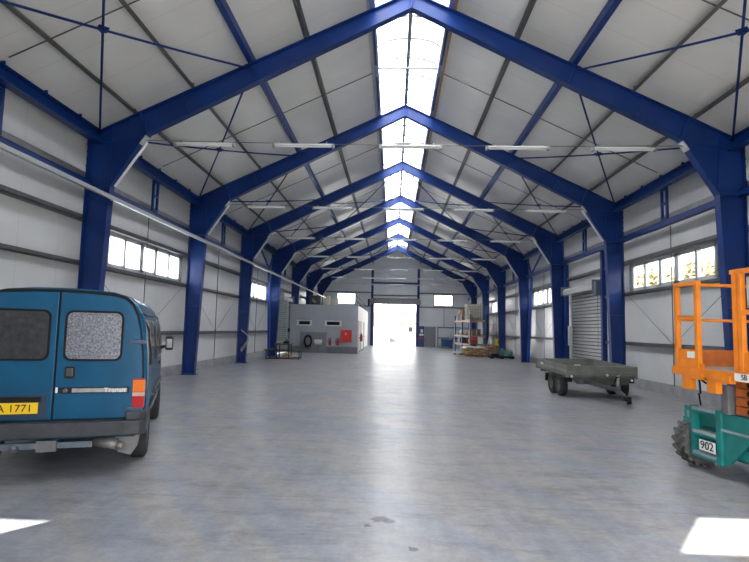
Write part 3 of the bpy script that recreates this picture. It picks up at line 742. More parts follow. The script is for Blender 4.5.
# bumper, tow bar, exhaust, mud flaps
mb = MB()
P = [(-.90, .45), (-.90, -.05), (-.84, -.13), (-.7, -.15), (.7, -.15), (.84, -.13), (.90, -.05), (.90, .45), (.84, .45), (.84, 0), (-.84, 0), (-.84, .45)]
mb.prism(P, 'z', .435, .585); mb.prism([(.70, -.12), (.83, -.105), (.895, -.045), (.895, .42), (.86, .42), (.86, 0), (.70, 0)], 'z', .585, .675); mb.prism([(-.70, -.12), (-.70, 0), (-.86, 0), (-.86, .42), (-.895, .42), (-.895, -.045), (-.83, -.105)], 'z', .585, .675)
b = mb.build('bumper', BUMP, van); md = b.modifiers.new('soft', 'BEVEL'); md.width = .014; md.segments = 2; md.limit_method = 'ANGLE'
TOW = mat('tow_bar_grey', (.12, .15, .18), .5, .4, noise=.2)
mb = MB(); mb.b2((-.43, -.10, .325), (.40, -.04, .385), .006); tb = mb.build('tow_bar', TOW, van)
mb = MB(); mb.b2((-.10, -.13, .30), (.08, -.09, .41), .006); mb.build('socket_plate', DGREY, tb)
mb = MB(); mb.tube([(-.27, -.12, .34), (-.27, -.19, .345)], .025, 10); mb.lathe([(0, -.03), (.028, -.012), (.03, .0), (.028, .012), (0, .03)], Matrix.Translation((-.27, -.2, .36)), 12); mb.build('tow_ball', DGREY, tb)
mb = MB(); mb.tube([(.36, .15, .39), (.45, .0, .36), (.64, -.08, .335), (.70, -.12, .325)], .035, 12); mb.tube([(.42, .02, .36), (.64, -.07, .335)], .055, 12); mb.build('exhaust', mat('exhaust_steel', (.22, .21, .20), .5, .5, noise=.3), van)
for s in (-1, 1):
    x0, x1 = s * .58, s * .80
    mb = MB(); mb.prism([(s * .59, .42), (s * .84, .42), (s * .82, .30), (s * .76, .205), (s * .63, .24)], 'y', .02, .035); mb.build('mud_flap', mat('flap_grey', (.19, .185, .18), .7, noise=.2), van)
# side details: windows, waist moulding, gutters, mirror, handles
for s in (-1, 1):
    def sx(z):
        for (xa, za), (xb, zb) in zip(PROF, PROF[1:]):
            if za <= z <= zb: return s * (xa + (xb - xa) * (z - za) / (zb - za))
    for ya, yb, nm in ((.25, 1.25, 'side_window'), (1.4, 2.3, 'side_window'), (2.5, 3.3, 'cab_window')):
        mb = MB(); S = []
        for y in (ya, yb):
            S.append([(sx(z) + s * .006, y, z) for z in (1.13, 1.3, 1.5, 1.64)] + [(sx(z) - s * .01, y, z) for z in (1.64, 1.5, 1.3, 1.13)])
        mb.loft(S); mb.build(nm, DGLASS, van)
    mb = MB(); mb.b2(*[tuple(v) for v in zip(*[sorted(k) for k in ((s * .875, s * .905), (1.25, 3.1), (.70, .77))])], .01); mb.build('side_moulding', BUMP, van)
    mb = MB(); mb.tube([(s * .795, y, z) for y, z in ((.03, 1.70), (.5, 1.70), (2.0, 1.70), (3.1, 1.70), (3.5, 1.56))], .014, 6); mb.build('rain_gutter', mat('gutter_dark', (.01, .02, .04), .5), van)
    mb = MB(); mb.bar((s * .86, 3.06, 1.22), (s * .97, 3.04, 1.25), .05, .05); mb.b2(*[tuple(v) for v in zip(*[sorted(k) for k in ((s * .94, s * 1.065), (3.0, 3.08), (1.18, 1.40))])], .04); mm = mb.build('wing_mirror', BLKP, van)
    mb = MB(); mb.b2(*[tuple(v) for v in zip(*[sorted(k) for k in ((s * .96, s * 1.045), (2.992, 2.999), (1.22, 1.36))])]); mb.build('mirror_glass', mat('mirror', (.05, .055, .06), .08, 1.0), mm)
    mb = MB(); mb.b2(*[tuple(v) for v in zip(*[sorted(k) for k in ((s * .88, s * .905), (2.45, 2.6), (1.0, 1.05))])]); mb.build('side_handle', BLKP, van)
    mb = MB(); mb.prism([(s * (.885), .60), (s * .897, .60), (s * .897, .62), (s * .885, .62)], 'y', .1, 3.2); mb.build('sill_line', BUMP, van)

# ------------------------------------------------------------------ drop-side trailer
TGREY = mat('trailer_grey_green', (0.185, 0.19, 0.172), 0.42, 0.25, noise=0.2, nscale=4)
TDARK = mat('trailer_chassis', (0.08, 0.082, 0.08), 0.6, 0.3, noise=0.2)
tr = thing('trailer', 'grey twin-axle dropside trailer standing in front of the roller shutter', 'trailer', (4.83, 14.84, 0), 0.029)
L, W_, zt, zb, pit = 2.52, 1.68, .835, .61, .02
TM = Matrix(((1, 0, 0, 0), (0, 1, 0, 0), (0, pit, 1, 0), (0, 0, 0, 1)))
def tbuild(mb, name, m, parent=None):
    for v in mb.bm.verts: v.co = TM @ v.co
    return mb.build(name, m, parent or tr)
mb = MB(); mb.b2((-W_ / 2, -L / 2, zb - .05), (W_ / 2, L / 2, zb)); tbuild(mb, 'load_bed', mat('bed_grey', (.11, .107, .097), .6, noise=.2))
def ribbed(p, q, nrm):
    mb = MB(); p = Vector(p); q = Vector(q); n = Vector(nrm); H = zt - zb + .0
    prof = [(0, 0), (.0, 0.02), (.018, .04), (.018, H * .40), (.004, H * .46), (.004, H * .54), (.018, H * .60), (.018, H - .05), (.028, H - .03), (.028, H), (-.02, H), (-.02, 0)]
    A = [mb.bm.verts.new(p + n * a + Vector((0, 0, zb + b))) for a, b in prof]; B = [mb.bm.verts.new(q + n * a + Vector((0, 0, zb + b))) for a, b in prof]
    mb.face(A); mb.face(list(reversed(B))); m_ = len(prof)
    for k in range(m_): mb.face((A[k], B[k], B[(k + 1) % m_], A[(k + 1) % m_]))
    return mb
hw, hl = W_ / 2, L / 2
sides = [tbuild(ribbed((-hw, -hl, 0), (-hw, hl, 0), (-1, 0, 0)), 'side_board', TGREY), tbuild(ribbed((hw, hl, 0), (hw, -hl, 0), (1, 0, 0)), 'side_board', TGREY),
         tbuild(ribbed((-hw, -hl, 0), (hw, -hl, 0), (0, -1, 0)), 'head_board', TGREY), tbuild(ribbed((-hw, hl, 0), (hw, hl, 0), (0, 1, 0)), 'tail_board', TGREY)]
for s in (-1, 1):
    for q in (-1, 1):
        mb = MB(); mb.b2((s * hw - .03, q * hl - .03, zb - .06), (s * hw + .03, q * hl + .03, zt + .01), .005); tbuild(mb, 'corner_post', TGREY)
mb = MB()
for y in (-.6, .6):
    mb.b2((-hw - .03, y - .02, zb + .02), (-hw - .015, y + .02, zt - .02))
tbuild(mb, 'latch', GALV, sides[0])
mb = MB(); mb.b2((-hw - .022, .55, zb + .1), (-hw - .019, .85, zb + .15)); tbuild(mb, 'sticker', WHITE, sides[0])
mb = MB(); mb.prism([(-hw + .05, zb - .03), (hw - .05, zb - .03), (hw - .22, zb - .22), (-hw + .25, zb - .22)], 'y', -hl + .02, -hl + .06); tbuild(mb, 'front_apron', TDARK)
mb = MB()
for s in (-1, 1): mb.b2((s * .5 - .03, -hl, zb - .16), (s * .5 + .03, hl, zb - .05))
for y in (-1.0, 0, 1.0): mb.b2((-hw + .03, y - .025, zb - .12), (hw - .03, y + .025, zb - .05))
tbuild(mb, 'chassis', TDARK)
mb = MB()
for s in (-1, 1): mb.bar((s * .5, -hl + .3, zb - .13), (0.0, -hl - .95, zb - .24), .06, .08)
mb.bar((0, -hl - .7, zb - .22), (0, -hl - 1.35, zb - .36), .07, .08); dbar = tbuild(mb, 'drawbar', TDARK)
mb = MB(); mb.b2((-.05, -hl - 1.45, zb - .42), (.05, -hl - 1.25, zb - .31), .02); mb.tube([(0, -hl - 1.43, zb - .34), (0, -hl - 1.45, zb - .47)], .05, 12); mb.tube([(0, -hl - 1.25, zb - .31), (.0, -hl - 1.38, zb - .24)], .018, 8); tbuild(mb, 'coupling', BLKP, dbar)
mb = MB(); mb.tube([(.16, -hl - .55, zb - .42), (.16, -hl - .55, zb + .06)], .028, 10); mb.tube([(.16, -hl - .55, zb + .06), (.24, -hl - .55, zb + .10)], .012, 6); jw = tbuild(mb, 'jockey_leg', GALV, dbar)
mb = MB(); mb.tube([(-.02, -hl - .75, zb - .1), (.0, -hl - .8, zb + .03), (.03, -hl - .86, zb + .06)], .016, 8); tbuild(mb, 'hand_brake', BLKP, dbar)
for x, z in ((-hw + .09, zb - .03), (hw - .12, zb - .10), (.12, zb + .015)):
    mb = MB(); mb.lathe([(0, 0), (.03, 0), (.03, .02), (0, .025)], Matrix.Translation((x, -hl - .03, z)) @ Matrix.Rotation(PI / 2, 4, 'X'), 14); tbuild(mb, 'marker_lamp', WHITE)
for s in (-1, 1):
    for y in (-.62, -.03):
        mb = MB(); M = Matrix.Translation((s * (hw - .07), y, .275)) @ Matrix.Rotation(PI / 2, 4, 'Y')
        mb.lathe([(.14, -.08), (.24, -.085), (.272, -.06), (.275, 0), (.272, .06), (.24, .085), (.14, .08)], M, 24); w = mb.build('wheel', mat('trailer_tyre', (.022, .022, .022), .8, noise=.2), tr)
        mb = MB(); mb.lathe([(0, -.03), (.05, -.04), (.12, -.03), (.145, -.075), (.145, .075), (.12, .03), (.05, .04), (0, .03)], M, 20); mb.build('rim', DGREY, w)
    mb = MB(); x0, x1 = sorted((s * (hw - .18), s * (hw + .03)))
    mb.b2((x0, -1.08, .50), (x1, .38, .52)); mb.b2((x0, -1.10, .40), (x1, -1.07, .52)); mb.b2((x0, .37, .30), (x1, .40, .52)); mb.build('mudguard', BLKP, tr)
tb_ = thing('metal_bracket', 'small pale metal bracket lying inside the grey trailer', 'bracket', (4.75, 15.0, .635), .4)
mb = MB(); mb.tube([(-.14, 0, .03), (-.06, .02, .11), (.1, .02, .11), (.16, 0, .03)], .02, 8); mb.b2((-.16, -.05, 0), (.18, .05, .02)); mb.build('clamp', mat('pale_metal', (.6, .6, .58), .35, .4), tb_)
mb = MB(); mb.b2((-.02, -.06, .05), (.05, .06, .12)); mb.build('jaw', mat('pale_metal2', (.5, .5, .5), .4, .4), tb_)

# ------------------------------------------------------------------ scissor lift
ORG = mat('lift_orange', (0.74, 0.215, 0.012), 0.38, noise=0.15, nscale=5)
ORGD = mat('arm_orange', (0.52, 0.13, 0.018), 0.45, noise=0.25, nscale=6)
TEAL = mat('lift_teal', (0.008, 0.19, 0.175), 0.42, noise=0.2, nscale=5)
STEP = mat('step_grey', (.33, .40, .41), .5, .3, noise=.2)
lf = thing('scissor_lift', 'orange and teal scissor lift parked at the right edge', 'scissor lift', (3.22, 6.85, 0), math.radians(6.6))
LW, LL = 1.78, 2.6          # width runs towards the camera (-y), length away from the aisle (+x)
zf = 1.235
mb = MB(); mb.b2((0, -LW, zf - .085), (LL, 0, zf - .06)); mb.b2((0.03, -LW + .03, zf - .06), (LL - .03, -.03, zf)); deck = mb.build('platform_deck', mat('deck_plate', (.36, .37, .38), .5, .4, noise=.15), lf)
mb = MB(); mb.b2((-.03, -LW, zf - .095), (.02, .03, zf - .002), .004); mb.b2((LL - .02, -LW, zf - .095), (LL + .03, .03, zf - .002)); mb.b2((0, 0, zf - .095), (LL, .03, zf - .002)); mb.b2((0, -LW - .0, zf - .095), (LL, -LW + .03, zf - .002)); mb.build('platform_edge', ORG, lf)
def post(x, y, w=.055, z1=2.215):
    mb = MB(); mb.b2((x - w / 2, y - w / 2, zf), (x + w / 2, y + w / 2, z1), .008); return mb
for x, y in ((.02, -.03), (.02, -.40), (LL - .03, -.03), (LL - .03, -LW + .03), (LL / 2, -.03), (LL / 2, -LW + .03)): post(x, y).build('guard_post', ORG, lf)
for y in (-1.01, -1.085): post(.02, y, .055, 2.285).build('gate_post', ORG, lf)
post(.02, -LW + .03).build('guard_post', ORG, lf)
mb = MB()
mb.bar((.02, 0, 2.225), (.02, -.43, 2.225), .065, .05, bev=.01); mb.build('top_rail', ORG, lf)
mb = MB(); mb.bar((.02, -.96, 2.292), (.02, -LW, 2.292), .065, .05, bev=.01); mb.build('top_rail', ORG, lf)
for y in (-.02, -LW + .02):
    mb = MB(); mb.bar((.05, y, 2.24), (LL, y, 2.24), .04, .04, bev=.008); mb.build('top_rail', ORG, lf)
    mb = MB(); mb.bar((.05, y, 1.80), (LL, y, 1.80), .035, .035, bev=.008); mb.build('mid_rail', ORG, lf)
    mb = MB(); mb.b2((.03, y - .012, zf), (LL, y + .012, zf + .20)); mb.build('toe_board', ORGD, lf)
mb = MB(); mb.bar((LL - .03, 0, 2.24), (LL - .03, -LW, 2.24), .04, .04); mb.build('top_rail', ORG, lf)
mb = MB(); mb.bar((LL - .03, 0, 1.80), (LL - .03, -LW, 1.80), .035, .035); mb.build('mid_rail', ORG, lf)
mb = MB(); mb.bar((.02, -.03, 1.825), (.02, -.40, 1.825), .035, .035); mb.build('mid_rail', ORG, lf)
mb = MB(); mb.bar((.02, -1.1, 1.86), (.02, -LW, 1.86), .05, .05); mb.build('mid_rail', ORG, lf)
mb = MB(); mb.b2((0.0, -.40, zf), (.014, -.0, zf + .21)); mb.prism([(0.005, -.40), (.02, -.40), (.02, -.50), (.005, -.50)], 'z', zf, zf + .05); tb1 = mb.build('toe_board', ORG, lf)
mb = MB(); mb.b2((-.004, -.36, zf + .11), (-.001, -.23, zf + .185)); mb.build('sticker', WHITE, tb1)
mb = MB(); mb.b2((0.0, -LW, zf), (.014, -1.1, zf + .21)); tb2 = mb.build('toe_board', ORG, lf)
mb = MB(); mb.b2((-.004, -1.40, zf + .07), (-.001, -1.19, zf + .15)); mb.build('sticker', mat('sticker_grey', (.25, .27, .3), .4), tb2)
mb = MB(); mb.b2((-.036, -1.55, zf - .09), (-.030, -1.02, zf - .008)); pl = mb.build('name_plate', WHITE, lf)
text_part('lettering', 'SB 10-E', .08, BLKP, pl, facing((-.038, -1.24, zf - .047), (0, -1, 0)), sx=1.0)
mb = MB(); mb.b2((.03, -1.62, 1.90), (.10, -1.14, 2.23), .02); mb.build('document_box', mat('box_smoke', (.30, .33, .31), .25, coat=.5), lf)
for y in (-.25, -.68):
    mb = MB(); mb.b2((-.045, y - .07, .98), (.03, y + .07, zf - .095)); mb.b2((-.045, y - .28, zf - .13), (.03, y + .07, zf - .05)); mb.build('drop_bracket', ORG, lf)
mb = MB()
for a, b, c in ((-.26, -.32, -.30), (-.47, -.53, -.55)): mb.tube([(.1, a, zf - .1), (.08, b, 1.06), (.1, c, .96 if a < -.3 else .93)], .012, 6)
mb.tube([(.1, -.30, 1.1), (.1, -.40, 1.06), (.1, -.53, 1.12)], .012, 6); mb.tube([(.08, -.30, .93), (.06, -.34, .86), (.08, -.33, .80)], .01, 6); mb.build('hanging_cable', BLACK, lf)
# scissor stack
for j in range(4):
    z = .80 + .098 * j
    for y in (-.72, -.95, -1.62):
        mb = MB(); t = .012 if j % 2 else -.012
        mb.bar((.24, y, z - t), (2.35, y, z + t), .045, .085); a = mb.build('scissor_arm', ORGD, lf)
        mb = MB()
        for x in (.29, 1.3, 2.3): mb.tube([(x, y - .04, z), (x, y + .04, z)], .03, 12)
        mb.build('pin', DGREY, a)
    mb = MB()
    for y0, y1 in ((-1.60, -.74), ):
        mb.tube([(.30, y0, z), (.30, y1, z)], .022, 10)
        mb.b2((.222, -1.58, z - .042), (.24, -.70, z + .042))
    b_ = mb.build('cross_tube', ORGD, lf)
    for y in (-.92, -1.3):
        mb = MB(); mb.lathe([(.012, 0), (.036, 0), (.036, .02), (.026, .02), (.026, .006), (.012, .006)], Matrix.Translation((.222, y, z)) @ Matrix.Rotation(-PI / 2, 4, 'Y'), 16); mb.build('bush', BLKP, b_)
mb = MB(); mb.b2((.16, -.66, .74), (.28, -.55, 1.06), .01); mb.build('cylinder_guard', mat('guard_grey', (.17, .17, .18), .5, .3, noise=.2), lf)
# chassis
mb = MB(); mb.b2((.30, -1.62, .36), (2.4, -.16, .70), .02); mb.build('chassis_box', TEAL, lf)
mb = MB(); mb.b2((.17, -.06, .17), (.25, 0.0, .765), .008); mb.build('ladder_stile', TEAL, lf)
mb = MB(); mb.b2((.17, -.52, .15), (.25, -.44, .765), .008); mb.build('ladder_stile', TEAL, lf)
for z in (.72, .45, .20):
    mb = MB(); mb.b2((.16, -.44, z - .03), (.26, -.06, z + .03), .006); r_ = mb.build('ladder_rung', TEAL, lf)
    mb = MB(); mb.b2((.155, -.44, z + .0), (.26, -.06, z + .034)); mb.build('tread', STEP, r_)
mb = MB(); mb.b2((.26, -.46, .2), (.29, .0, .70)); mb.build('back_plate', TEAL, lf)
mb = MB(); mb.b2((.245, -.40, .50), (.262, -.12, .54)); mb.build('plate_slot', mat('teal_dark', (.004, .07, .07), .5), lf)
mb = MB(); mb.b2((.142, -.455, .27), (.15, -.19, .39)); npl = mb.build('number_plate', WHITE, lf)
text_part('lettering', '902', .13, BLKP, npl, facing((.14, -.325, .33), (0, -1, 0)), sx=1.15)
mb = MB(); mb.prism([(.0, .54), (.15, .54), (.15, .74), (.04, .74), (.0, .70)], 'x', .20, .225); mb.build('tie_lug', TEAL, lf)
mb = MB(); mb.prism(rrect(.05, .09, .60, .69, .018), 'x', .195, .2); mb.build('lug_slot', STEP, lf)
mb = MB(); mb.prism([(-.52, .15), (-.62, .20), (-.88, .45), (-1.1, .50), (-LW, .50), (-LW, .72), (-.52, .74)], 'x', .20, .225); mb.build('end_plate', TEAL, lf)
mb = MB(); mb.b2((.175, -LW, .54), (.2, -.52, .565)); mb.build('plate_rib', STEP, lf)
mb = MB(); mb.tube([(.40, .10, .31), (.40, -LW - .1, .31)], .05, 12); mb.tube([(.27, -.5, .27), (.25, -LW, .25)], .028, 10); mb.b2((.24, -1.5, .26), (.42, -.2, .38)); mb.build('steering_axle', TEAL, lf)
mb = MB(); mb.tube([(2.15, .10, .33), (2.15, -LW - .1, .33)], .05, 12); mb.build('rear_axle', TEAL, lf)
TYR = mat('lift_tyre', (.095, .09, .085), .85, noise=.25, nscale=12)
for x in (.40, 2.15):
    for y in (.15, -LW - .15):
        M = Matrix.Translation((x, y, .305)) @ Matrix.Diagonal((.91, .91, .91, 1)) @ Matrix.Rotation(PI / 2, 4, 'X')
        mb = MB(); mb.lathe([(.19, -.115), (.27, -.125), (.305, -.11), (.312, -.06), (.312, .06), (.305, .11), (.27, .125), (.19, .115)], M, 32)
        for k in range(18):
            for q in (-1, 1):
                a = 2 * PI * (k + (.5 if q > 0 else 0)) / 18
                Mk = M @ Matrix.Rotation(a, 4, 'Z') @ Matrix.Translation((.318, 0, q * .062)) @ Matrix.Rotation(q * .5, 4, 'X')
                mb.box((0, 0, 0), (.036, .042, .135), Mk)
        w = mb.build('wheel', TYR, lf)
        mb = MB(); mb.lathe([(0, .06), (.06, .06), (.13, .02), (.17, .03), (.195, .115), (.205, .115), (.205, -.115), (.195, -.115), (.17, -.03), (.13, -.02), (.06, -.06), (0, -.06)], M, 28); mb.build('rim', mat('rim_rust', (.10, .05, .03), .7, noise=.3), w)
# ------------------------------------------------------------------ grey office cabin
OX0, OX1, OY0, OY1, OH = -6.97, -2.5, 34.3, 47.6, 3.06
of = thing('office', 'grey flat-roofed office cabin built inside the hall on the left', 'office cabin', ((OX0 + OX1) / 2, OY0, 0))
ox = (OX0 + OX1) / 2
def ob(lo, hi, bev=0): 
    m = MB(); m.b2((lo[0] - ox, lo[1] - OY0, lo[2]), (hi[0] - ox, hi[1] - OY0, hi[2]), bev); return m
ob((OX0, OY0, .42), (OX1, OY0 + .15, OH)).build('front_wall', OFFW, of)
ob((OX1 - .15, OY0 + .15, 0), (OX1, OY1, OH)).build('side_wall', OFFS, of)
ob((-6.38, OY0 + .15, 0), (-6.28, OY1, OH)).build('rear_wall', OFFW, of)
ob((-6.28, OY1 - .12, 0), (OX1 - .15, OY1, OH)).build('far_wall', OFFW, of)
ob((-6.28, OY0 + .15, OH - .12), (OX1 - .02, OY1 - .02, OH - .005)).build('flat_roof', LGREY, of)
ob((OX0, OY0 - .012, 0), (OX1 + .01, OY0 + .15, .42)).build('base_band', OFFB, of)
ob((OX1 - .1, OY0 + .02, .0), (OX1 + .012, OY1, .12)).build('skirting', OFFB, of)
for xa, xb in ((-6.38, -5.42), (-4.60, -3.53)):
    m = MB()
    for lo, hi in (((xa, 1.70), (xb, 1.78)), ((xa, 1.99), (xb, 2.06)), ((xa, 1.70), (xa + .13, 2.06)), ((xb - .13, 1.70), (xb, 2.06))): m.b2((lo[0] - ox, -.03, lo[1]), (hi[0] - ox, .02, hi[1]))
    w = m.build('strip_window', WHITE, of)
    ob((xa + .1, OY0 - .012, 1.75), (xb - .1, OY0 - .004, 2.02)).build('pane', DGLASS, w)
p = ob((-6.14, OY0 - .03, 0), (-4.46, OY0 - .012, 1.31)).build('grey_panel', mat('panel_slate', (.20, .215, .24), .5, noise=.05), of)
for y, nm in ((34.75, 'door'), (37.0, 'door'), (41.0, 'door')):
    m = MB()
    for a, b in ((y, y + .07), (y + .88, y + .95)): m.b2((OX1 - ox, a - OY0, 0), (OX1 - ox + .03, b - OY0, 2.1))
    m.b2((OX1 - ox, y - OY0, 2.03), (OX1 - ox + .03, y + .95 - OY0, 2.1)); df = m.build('door_frame', mat('door_frame_tan', (.42, .38, .33), .5), of)
    ob((OX1, y + .07, .02), (OX1 + .015, y + .88, 2.03)).build('door_leaf', mat('office_door', (.50, .49, .47), .45), df)
    ob((OX1 + .015, y + .75, .98), (OX1 + .07, y + .83, 1.02)).build('handle', BLKP, df)
# handrail on the cabin roof
rg = thing('roof_railing', 'blue-grey handrail along the flat roof of the grey office', 'railing', (OX1 - .2, 41, OH))
m = MB()
for z in (.35, .68): m.tube([(0, -6.2, z), (0, 6.4, z)], .022, 8)
m.build('rails', mat('rail_blue_grey', (.07, .10, .17), .45), rg)
for k in range(8):
    m = MB(); m.b2((-.02, -6.2 + 1.8 * k - .02, -.005), (.02, -6.2 + 1.8 * k + .02, .69)); m.build('baluster', mat('rail_blue_grey', (.07, .10, .17), .45), rg)
# things on and by the cabin
t = thing('air_unit', 'dark boxy unit standing on the office roof', 'ventilation unit', (-5.4, 35.4, OH))
m = MB(); m.b2((-.38, -.3, .04), (.38, .3, .62), .03); m.build('casing', mat('unit_dark', (.04, .042, .05), .5), t)
m = MB(); m.lathe([(0, 0), (.2, 0), (.2, .03), (.17, .03), (.17, .01), (0, .01)], Matrix.Translation((0, -.3, .33)) @ Matrix.Rotation(PI / 2, 4, 'X'), 20); m.build('fan_grille', DGREY, t)
m = MB(); m.b2((-.36, -.25, 0), (-.28, .25, .04)); m.build('foot', DGREY, t); m = MB(); m.b2((.28, -.25, 0), (.36, .25, .04)); m.build('foot', DGREY, t)
for k, (x, y, h, lab) in enumerate(((-4.55, 35.2, .62, 'pale upright box on the office roof, left of the two'), (-4.05, 35.5, .5, 'pale upright box on the office roof, right of the two'))):
    t = thing('carton', lab, 'box', (x, y, OH)); m = MB(); m.b2((-.14, -.14, 0), (.14, .14, h), .01); m.build('box', mat('carton_pale', (.5, .46, .38), .7, noise=.1), t); m = MB(); m.b2((-.03, -.143, 0), (.03, -.14, h)); m.build('tape', mat('tape', (.6, .55, .4), .4), t)
# cable reel hung on panel
t = thing('hose_coil', 'coiled black hose hanging on the grey panel of the office', 'hose', (-5.62, OY0 - .125, .62))
m = MB()
for k in range(4): m.tube([((.19 + .018 * k) * math.cos(a), -.03 * (k % 2), .12 + (.30 + .02 * k) * math.sin(a)) for a in [2 * PI * j / 24 for j in range(24)]], .028, 7, closed=True)
m.build('coil', BLACK, t)
m = MB(); m.tube([(-.18, 0, -.1), (-.12, 0, -.28), (.02, 0, -.36), (.16, 0, -.28), (.2, 0, -.1)], .02, 7); m.build('hose_end', BLACK, t)
m = MB(); m.b2((-.04, -.02, .38), (.04, .095, .44)); m.build('hook', GALV, t)
t = thing('socket_box', 'white socket box on the grey office panel beside the coil', 'socket box', (-4.98, OY0 - .03, .5))
m = MB(); m.b2((-.24, -.12, .14), (.24, 0, .34), .015); m.build('box', WHITE, t)
m = MB(); m.b2((-.2, -.11, .04), (.2, -.01, .14), .01); m.build('lower_box', LGREY, t)
m = MB()
for x in (-.12, 0, .12): m.lathe([(0, 0), (.035, 0), (.035, .03), (0, .03)], Matrix.Translation((x, -.12, .24)) @ Matrix.Rotation(PI / 2, 4, 'X'), 12)
m.build('socket', LGREY, t)
m = MB(); m.tube([(0, -.06, .05), (.03, -.06, -.1), (.02, -.05, -.4)], .018, 6); m.build('cable', DGREY, t)
for k, x in enumerate((-4.22, -3.74)):
    t = thing('fire_extinguisher', 'red fire extinguisher on the office front, ' + ('next to the grey panel' if k == 0 else 'next to the red cabinet'), 'fire extinguisher', (x, OY0 - .10, .50), 0, 'fire extinguishers on the office')
    m = MB(); m.lathe([(0, 0), (.075, 0), (.08, .02), (.08, .30), (.06, .36), (.025, .38), (.025, .41), (0, .41)], None, 18); m.build('cylinder', RED, t)
    m = MB(); m.b2((-.03, -.03, .41), (.03, .03, .44)); m.bar((0, 0, .45), (.11, 0, .47), .02, .02); m.build('valve', BLKP, t)
    m = MB(); m.tube([(-.03, 0, .42), (-.12, -.02, .38), (-.13, -.02, .2), (-.11, -.02, .1)], .014, 7); m.build('hose', BLACK, t)
    m = MB(); m.b2((-.06, -.082, .12), (.06, -.078, .24)); m.build('label', mat('label_dark', (.05, .05, .06), .5), t)
    m = MB(); m.b2((-.1, .07, .2), (.1, .1, .24)); m.build('bracket', BLKP, t)
t = thing('hose_cabinet', 'square red fire hose cabinet on the right of the office front', 'fire hose cabinet', (-3.2, OY0 - .0, .74))
m = MB(); m.b2((-.34, -.22, 0), (.34, -.012, .74), .01); c = m.build('cabinet', RED, t)
m = MB(); m.b2((-.31, -.232, .03), (.31, -.22, .71), .004); d = m.build('door', mat('red_door', (.62, .016, .014), .3), t)
m = MB(); m.b2((.24, -.25, .34), (.27, -.23, .42)); m.build('handle', BLKP, d)
m = MB(); m.prism(rrect(-.09, .03, .44, .56, .02), 'y', -.235, -.232); m.lathe([(0, 0), (.05, 0), (.05, .003), (0, .003)], Matrix.Translation((-.03, -.235, .5)) @ Matrix.Rotation(PI / 2, 4, 'X'), 14); m.build('emblem', mat('emblem_pink', (.85, .45, .42), .5), d)
t = thing('fire_extinguisher', 'dark red extinguisher by the first door on the office side wall', 'fire extinguisher', (OX1 + .13, 36.2, .75))
m = MB(); m.lathe([(0, 0), (.085, 0), (.09, .02), (.09, .38), (.06, .45), (0, .47)], None, 16); m.build('cylinder', mat('dark_red', (.30, .012, .02), .35), t)
m = MB(); m.b2((-.03, -.03, .46), (.03, .03, .54)); m.build('valve', BLKP, t); m = MB(); m.b2((-.13, -.03, .2), (-.08, .03, .24)); m.build('bracket', BLKP, t)
t = thing('wall_switch', 'small black switch on a cable by the left roller shutter', 'switch', (-6.85, 34.2, 0))
m = MB(); m.tube([(0, 0, 0), (0, 0, 3.05)], .018, 6); m.build('conduit', BLKP, t); m = MB(); m.b2((-.06, -.1, 1.28), (.06, -.0, 1.52), .02); m.build('switch', BLKP, t)
# loop of cable on the third column
t = thing('hanging_rope', 'pale rope looped over the third blue column on the left', 'rope', (-6.52, F0 + 12 - .16, .5))
m = MB(); m.tube([(-.28, 0, .92), (-.1, -.02, .78), (.06, -.02, .64), (.05, -.02, .50), (-.06, -.02, .25), (-.2, -.01, .06), (-.24, 0, .0), (-.26, 0, .1), (-.1, -.03, .3), (.02, -.03, .5)], .02, 7); m.build('rope', mat('rope_beige', (.45, .42, .36), .8), t)

# ------------------------------------------------------------------ steel picnic style table by the left wall
t = thing('bench_table', 'dark steel-framed table with two attached benches near the left shutter', 'table', (-5.68, 27.0, 0), .08)
TB = mat('table_dark', (.035, .035, .037), .5, .2, noise=.2)
m = MB()
for k in range(5): m.b2((-.42 + .17 * k, -.75, .72), (-.42 + .17 * k + .155, .75, .76))
m.build('table_top', TB, t)
for s in (-1, 1):
    m = MB()
    for k in range(2): m.b2((s * .72 - .16 + .17 * k, -.75, .44), (s * .72 - .16 + .17 * k + .15, .75, .475))
    m.build('bench_seat', TB, t)
    for q in (-1, 1):
        y = q * .55
        m = MB(); m.b2((s * .30 - .025, y - .025, .05), (s * .30 + .025, y + .025, .72)); m.build('table_leg', TB, t)
        m = MB(); m.b2((s * .80 - .02, y - .02, 0), (s * .80 + .02, y + .02, .44)); m.build('bench_leg', TB, t)
for q in (-1, 1):
    m = MB(); m.b2((-.82, q * .55 - .02, .03), (.82, q * .55 + .02, .07)); m.build('foot_rail', TB, t)
    m = MB(); m.b2((-.82, q * .55 - .02, .40), (.82, q * .55 + .02, .44)); m.build('cross_rail', TB, t)
t = thing('machine_head', 'small dark machine standing on the steel table', 'machine', (-5.58, 27.05, .76)); m = MB(); m.b2((-.14, -.1, 0), (.14, .1, .12), .02); m.build('base', BLKP, t); m = MB(); m.tube([(0, 0, .1), (.04, 0, .26)], .09, 12); m.build('head', DGREY, t)
t = thing('parts_tray', 'low brownish tray of parts on the left end of the steel table', 'tray', (-5.9, 26.7, .76)); m = MB(); m.b2((-.14, -.12, 0), (.14, .12, .02)); m.build('tray', mat('tray_brown', (.25, .16, .1), .6), t)
m = MB()
for k in range(4): m.tube([(-.1 + .06 * k, -.08, .04), (-.08 + .06 * k, .08, .05)], .022, 7)
m.build('contents', mat('parts_steel', (.3, .28, .26), .4, .6), t)
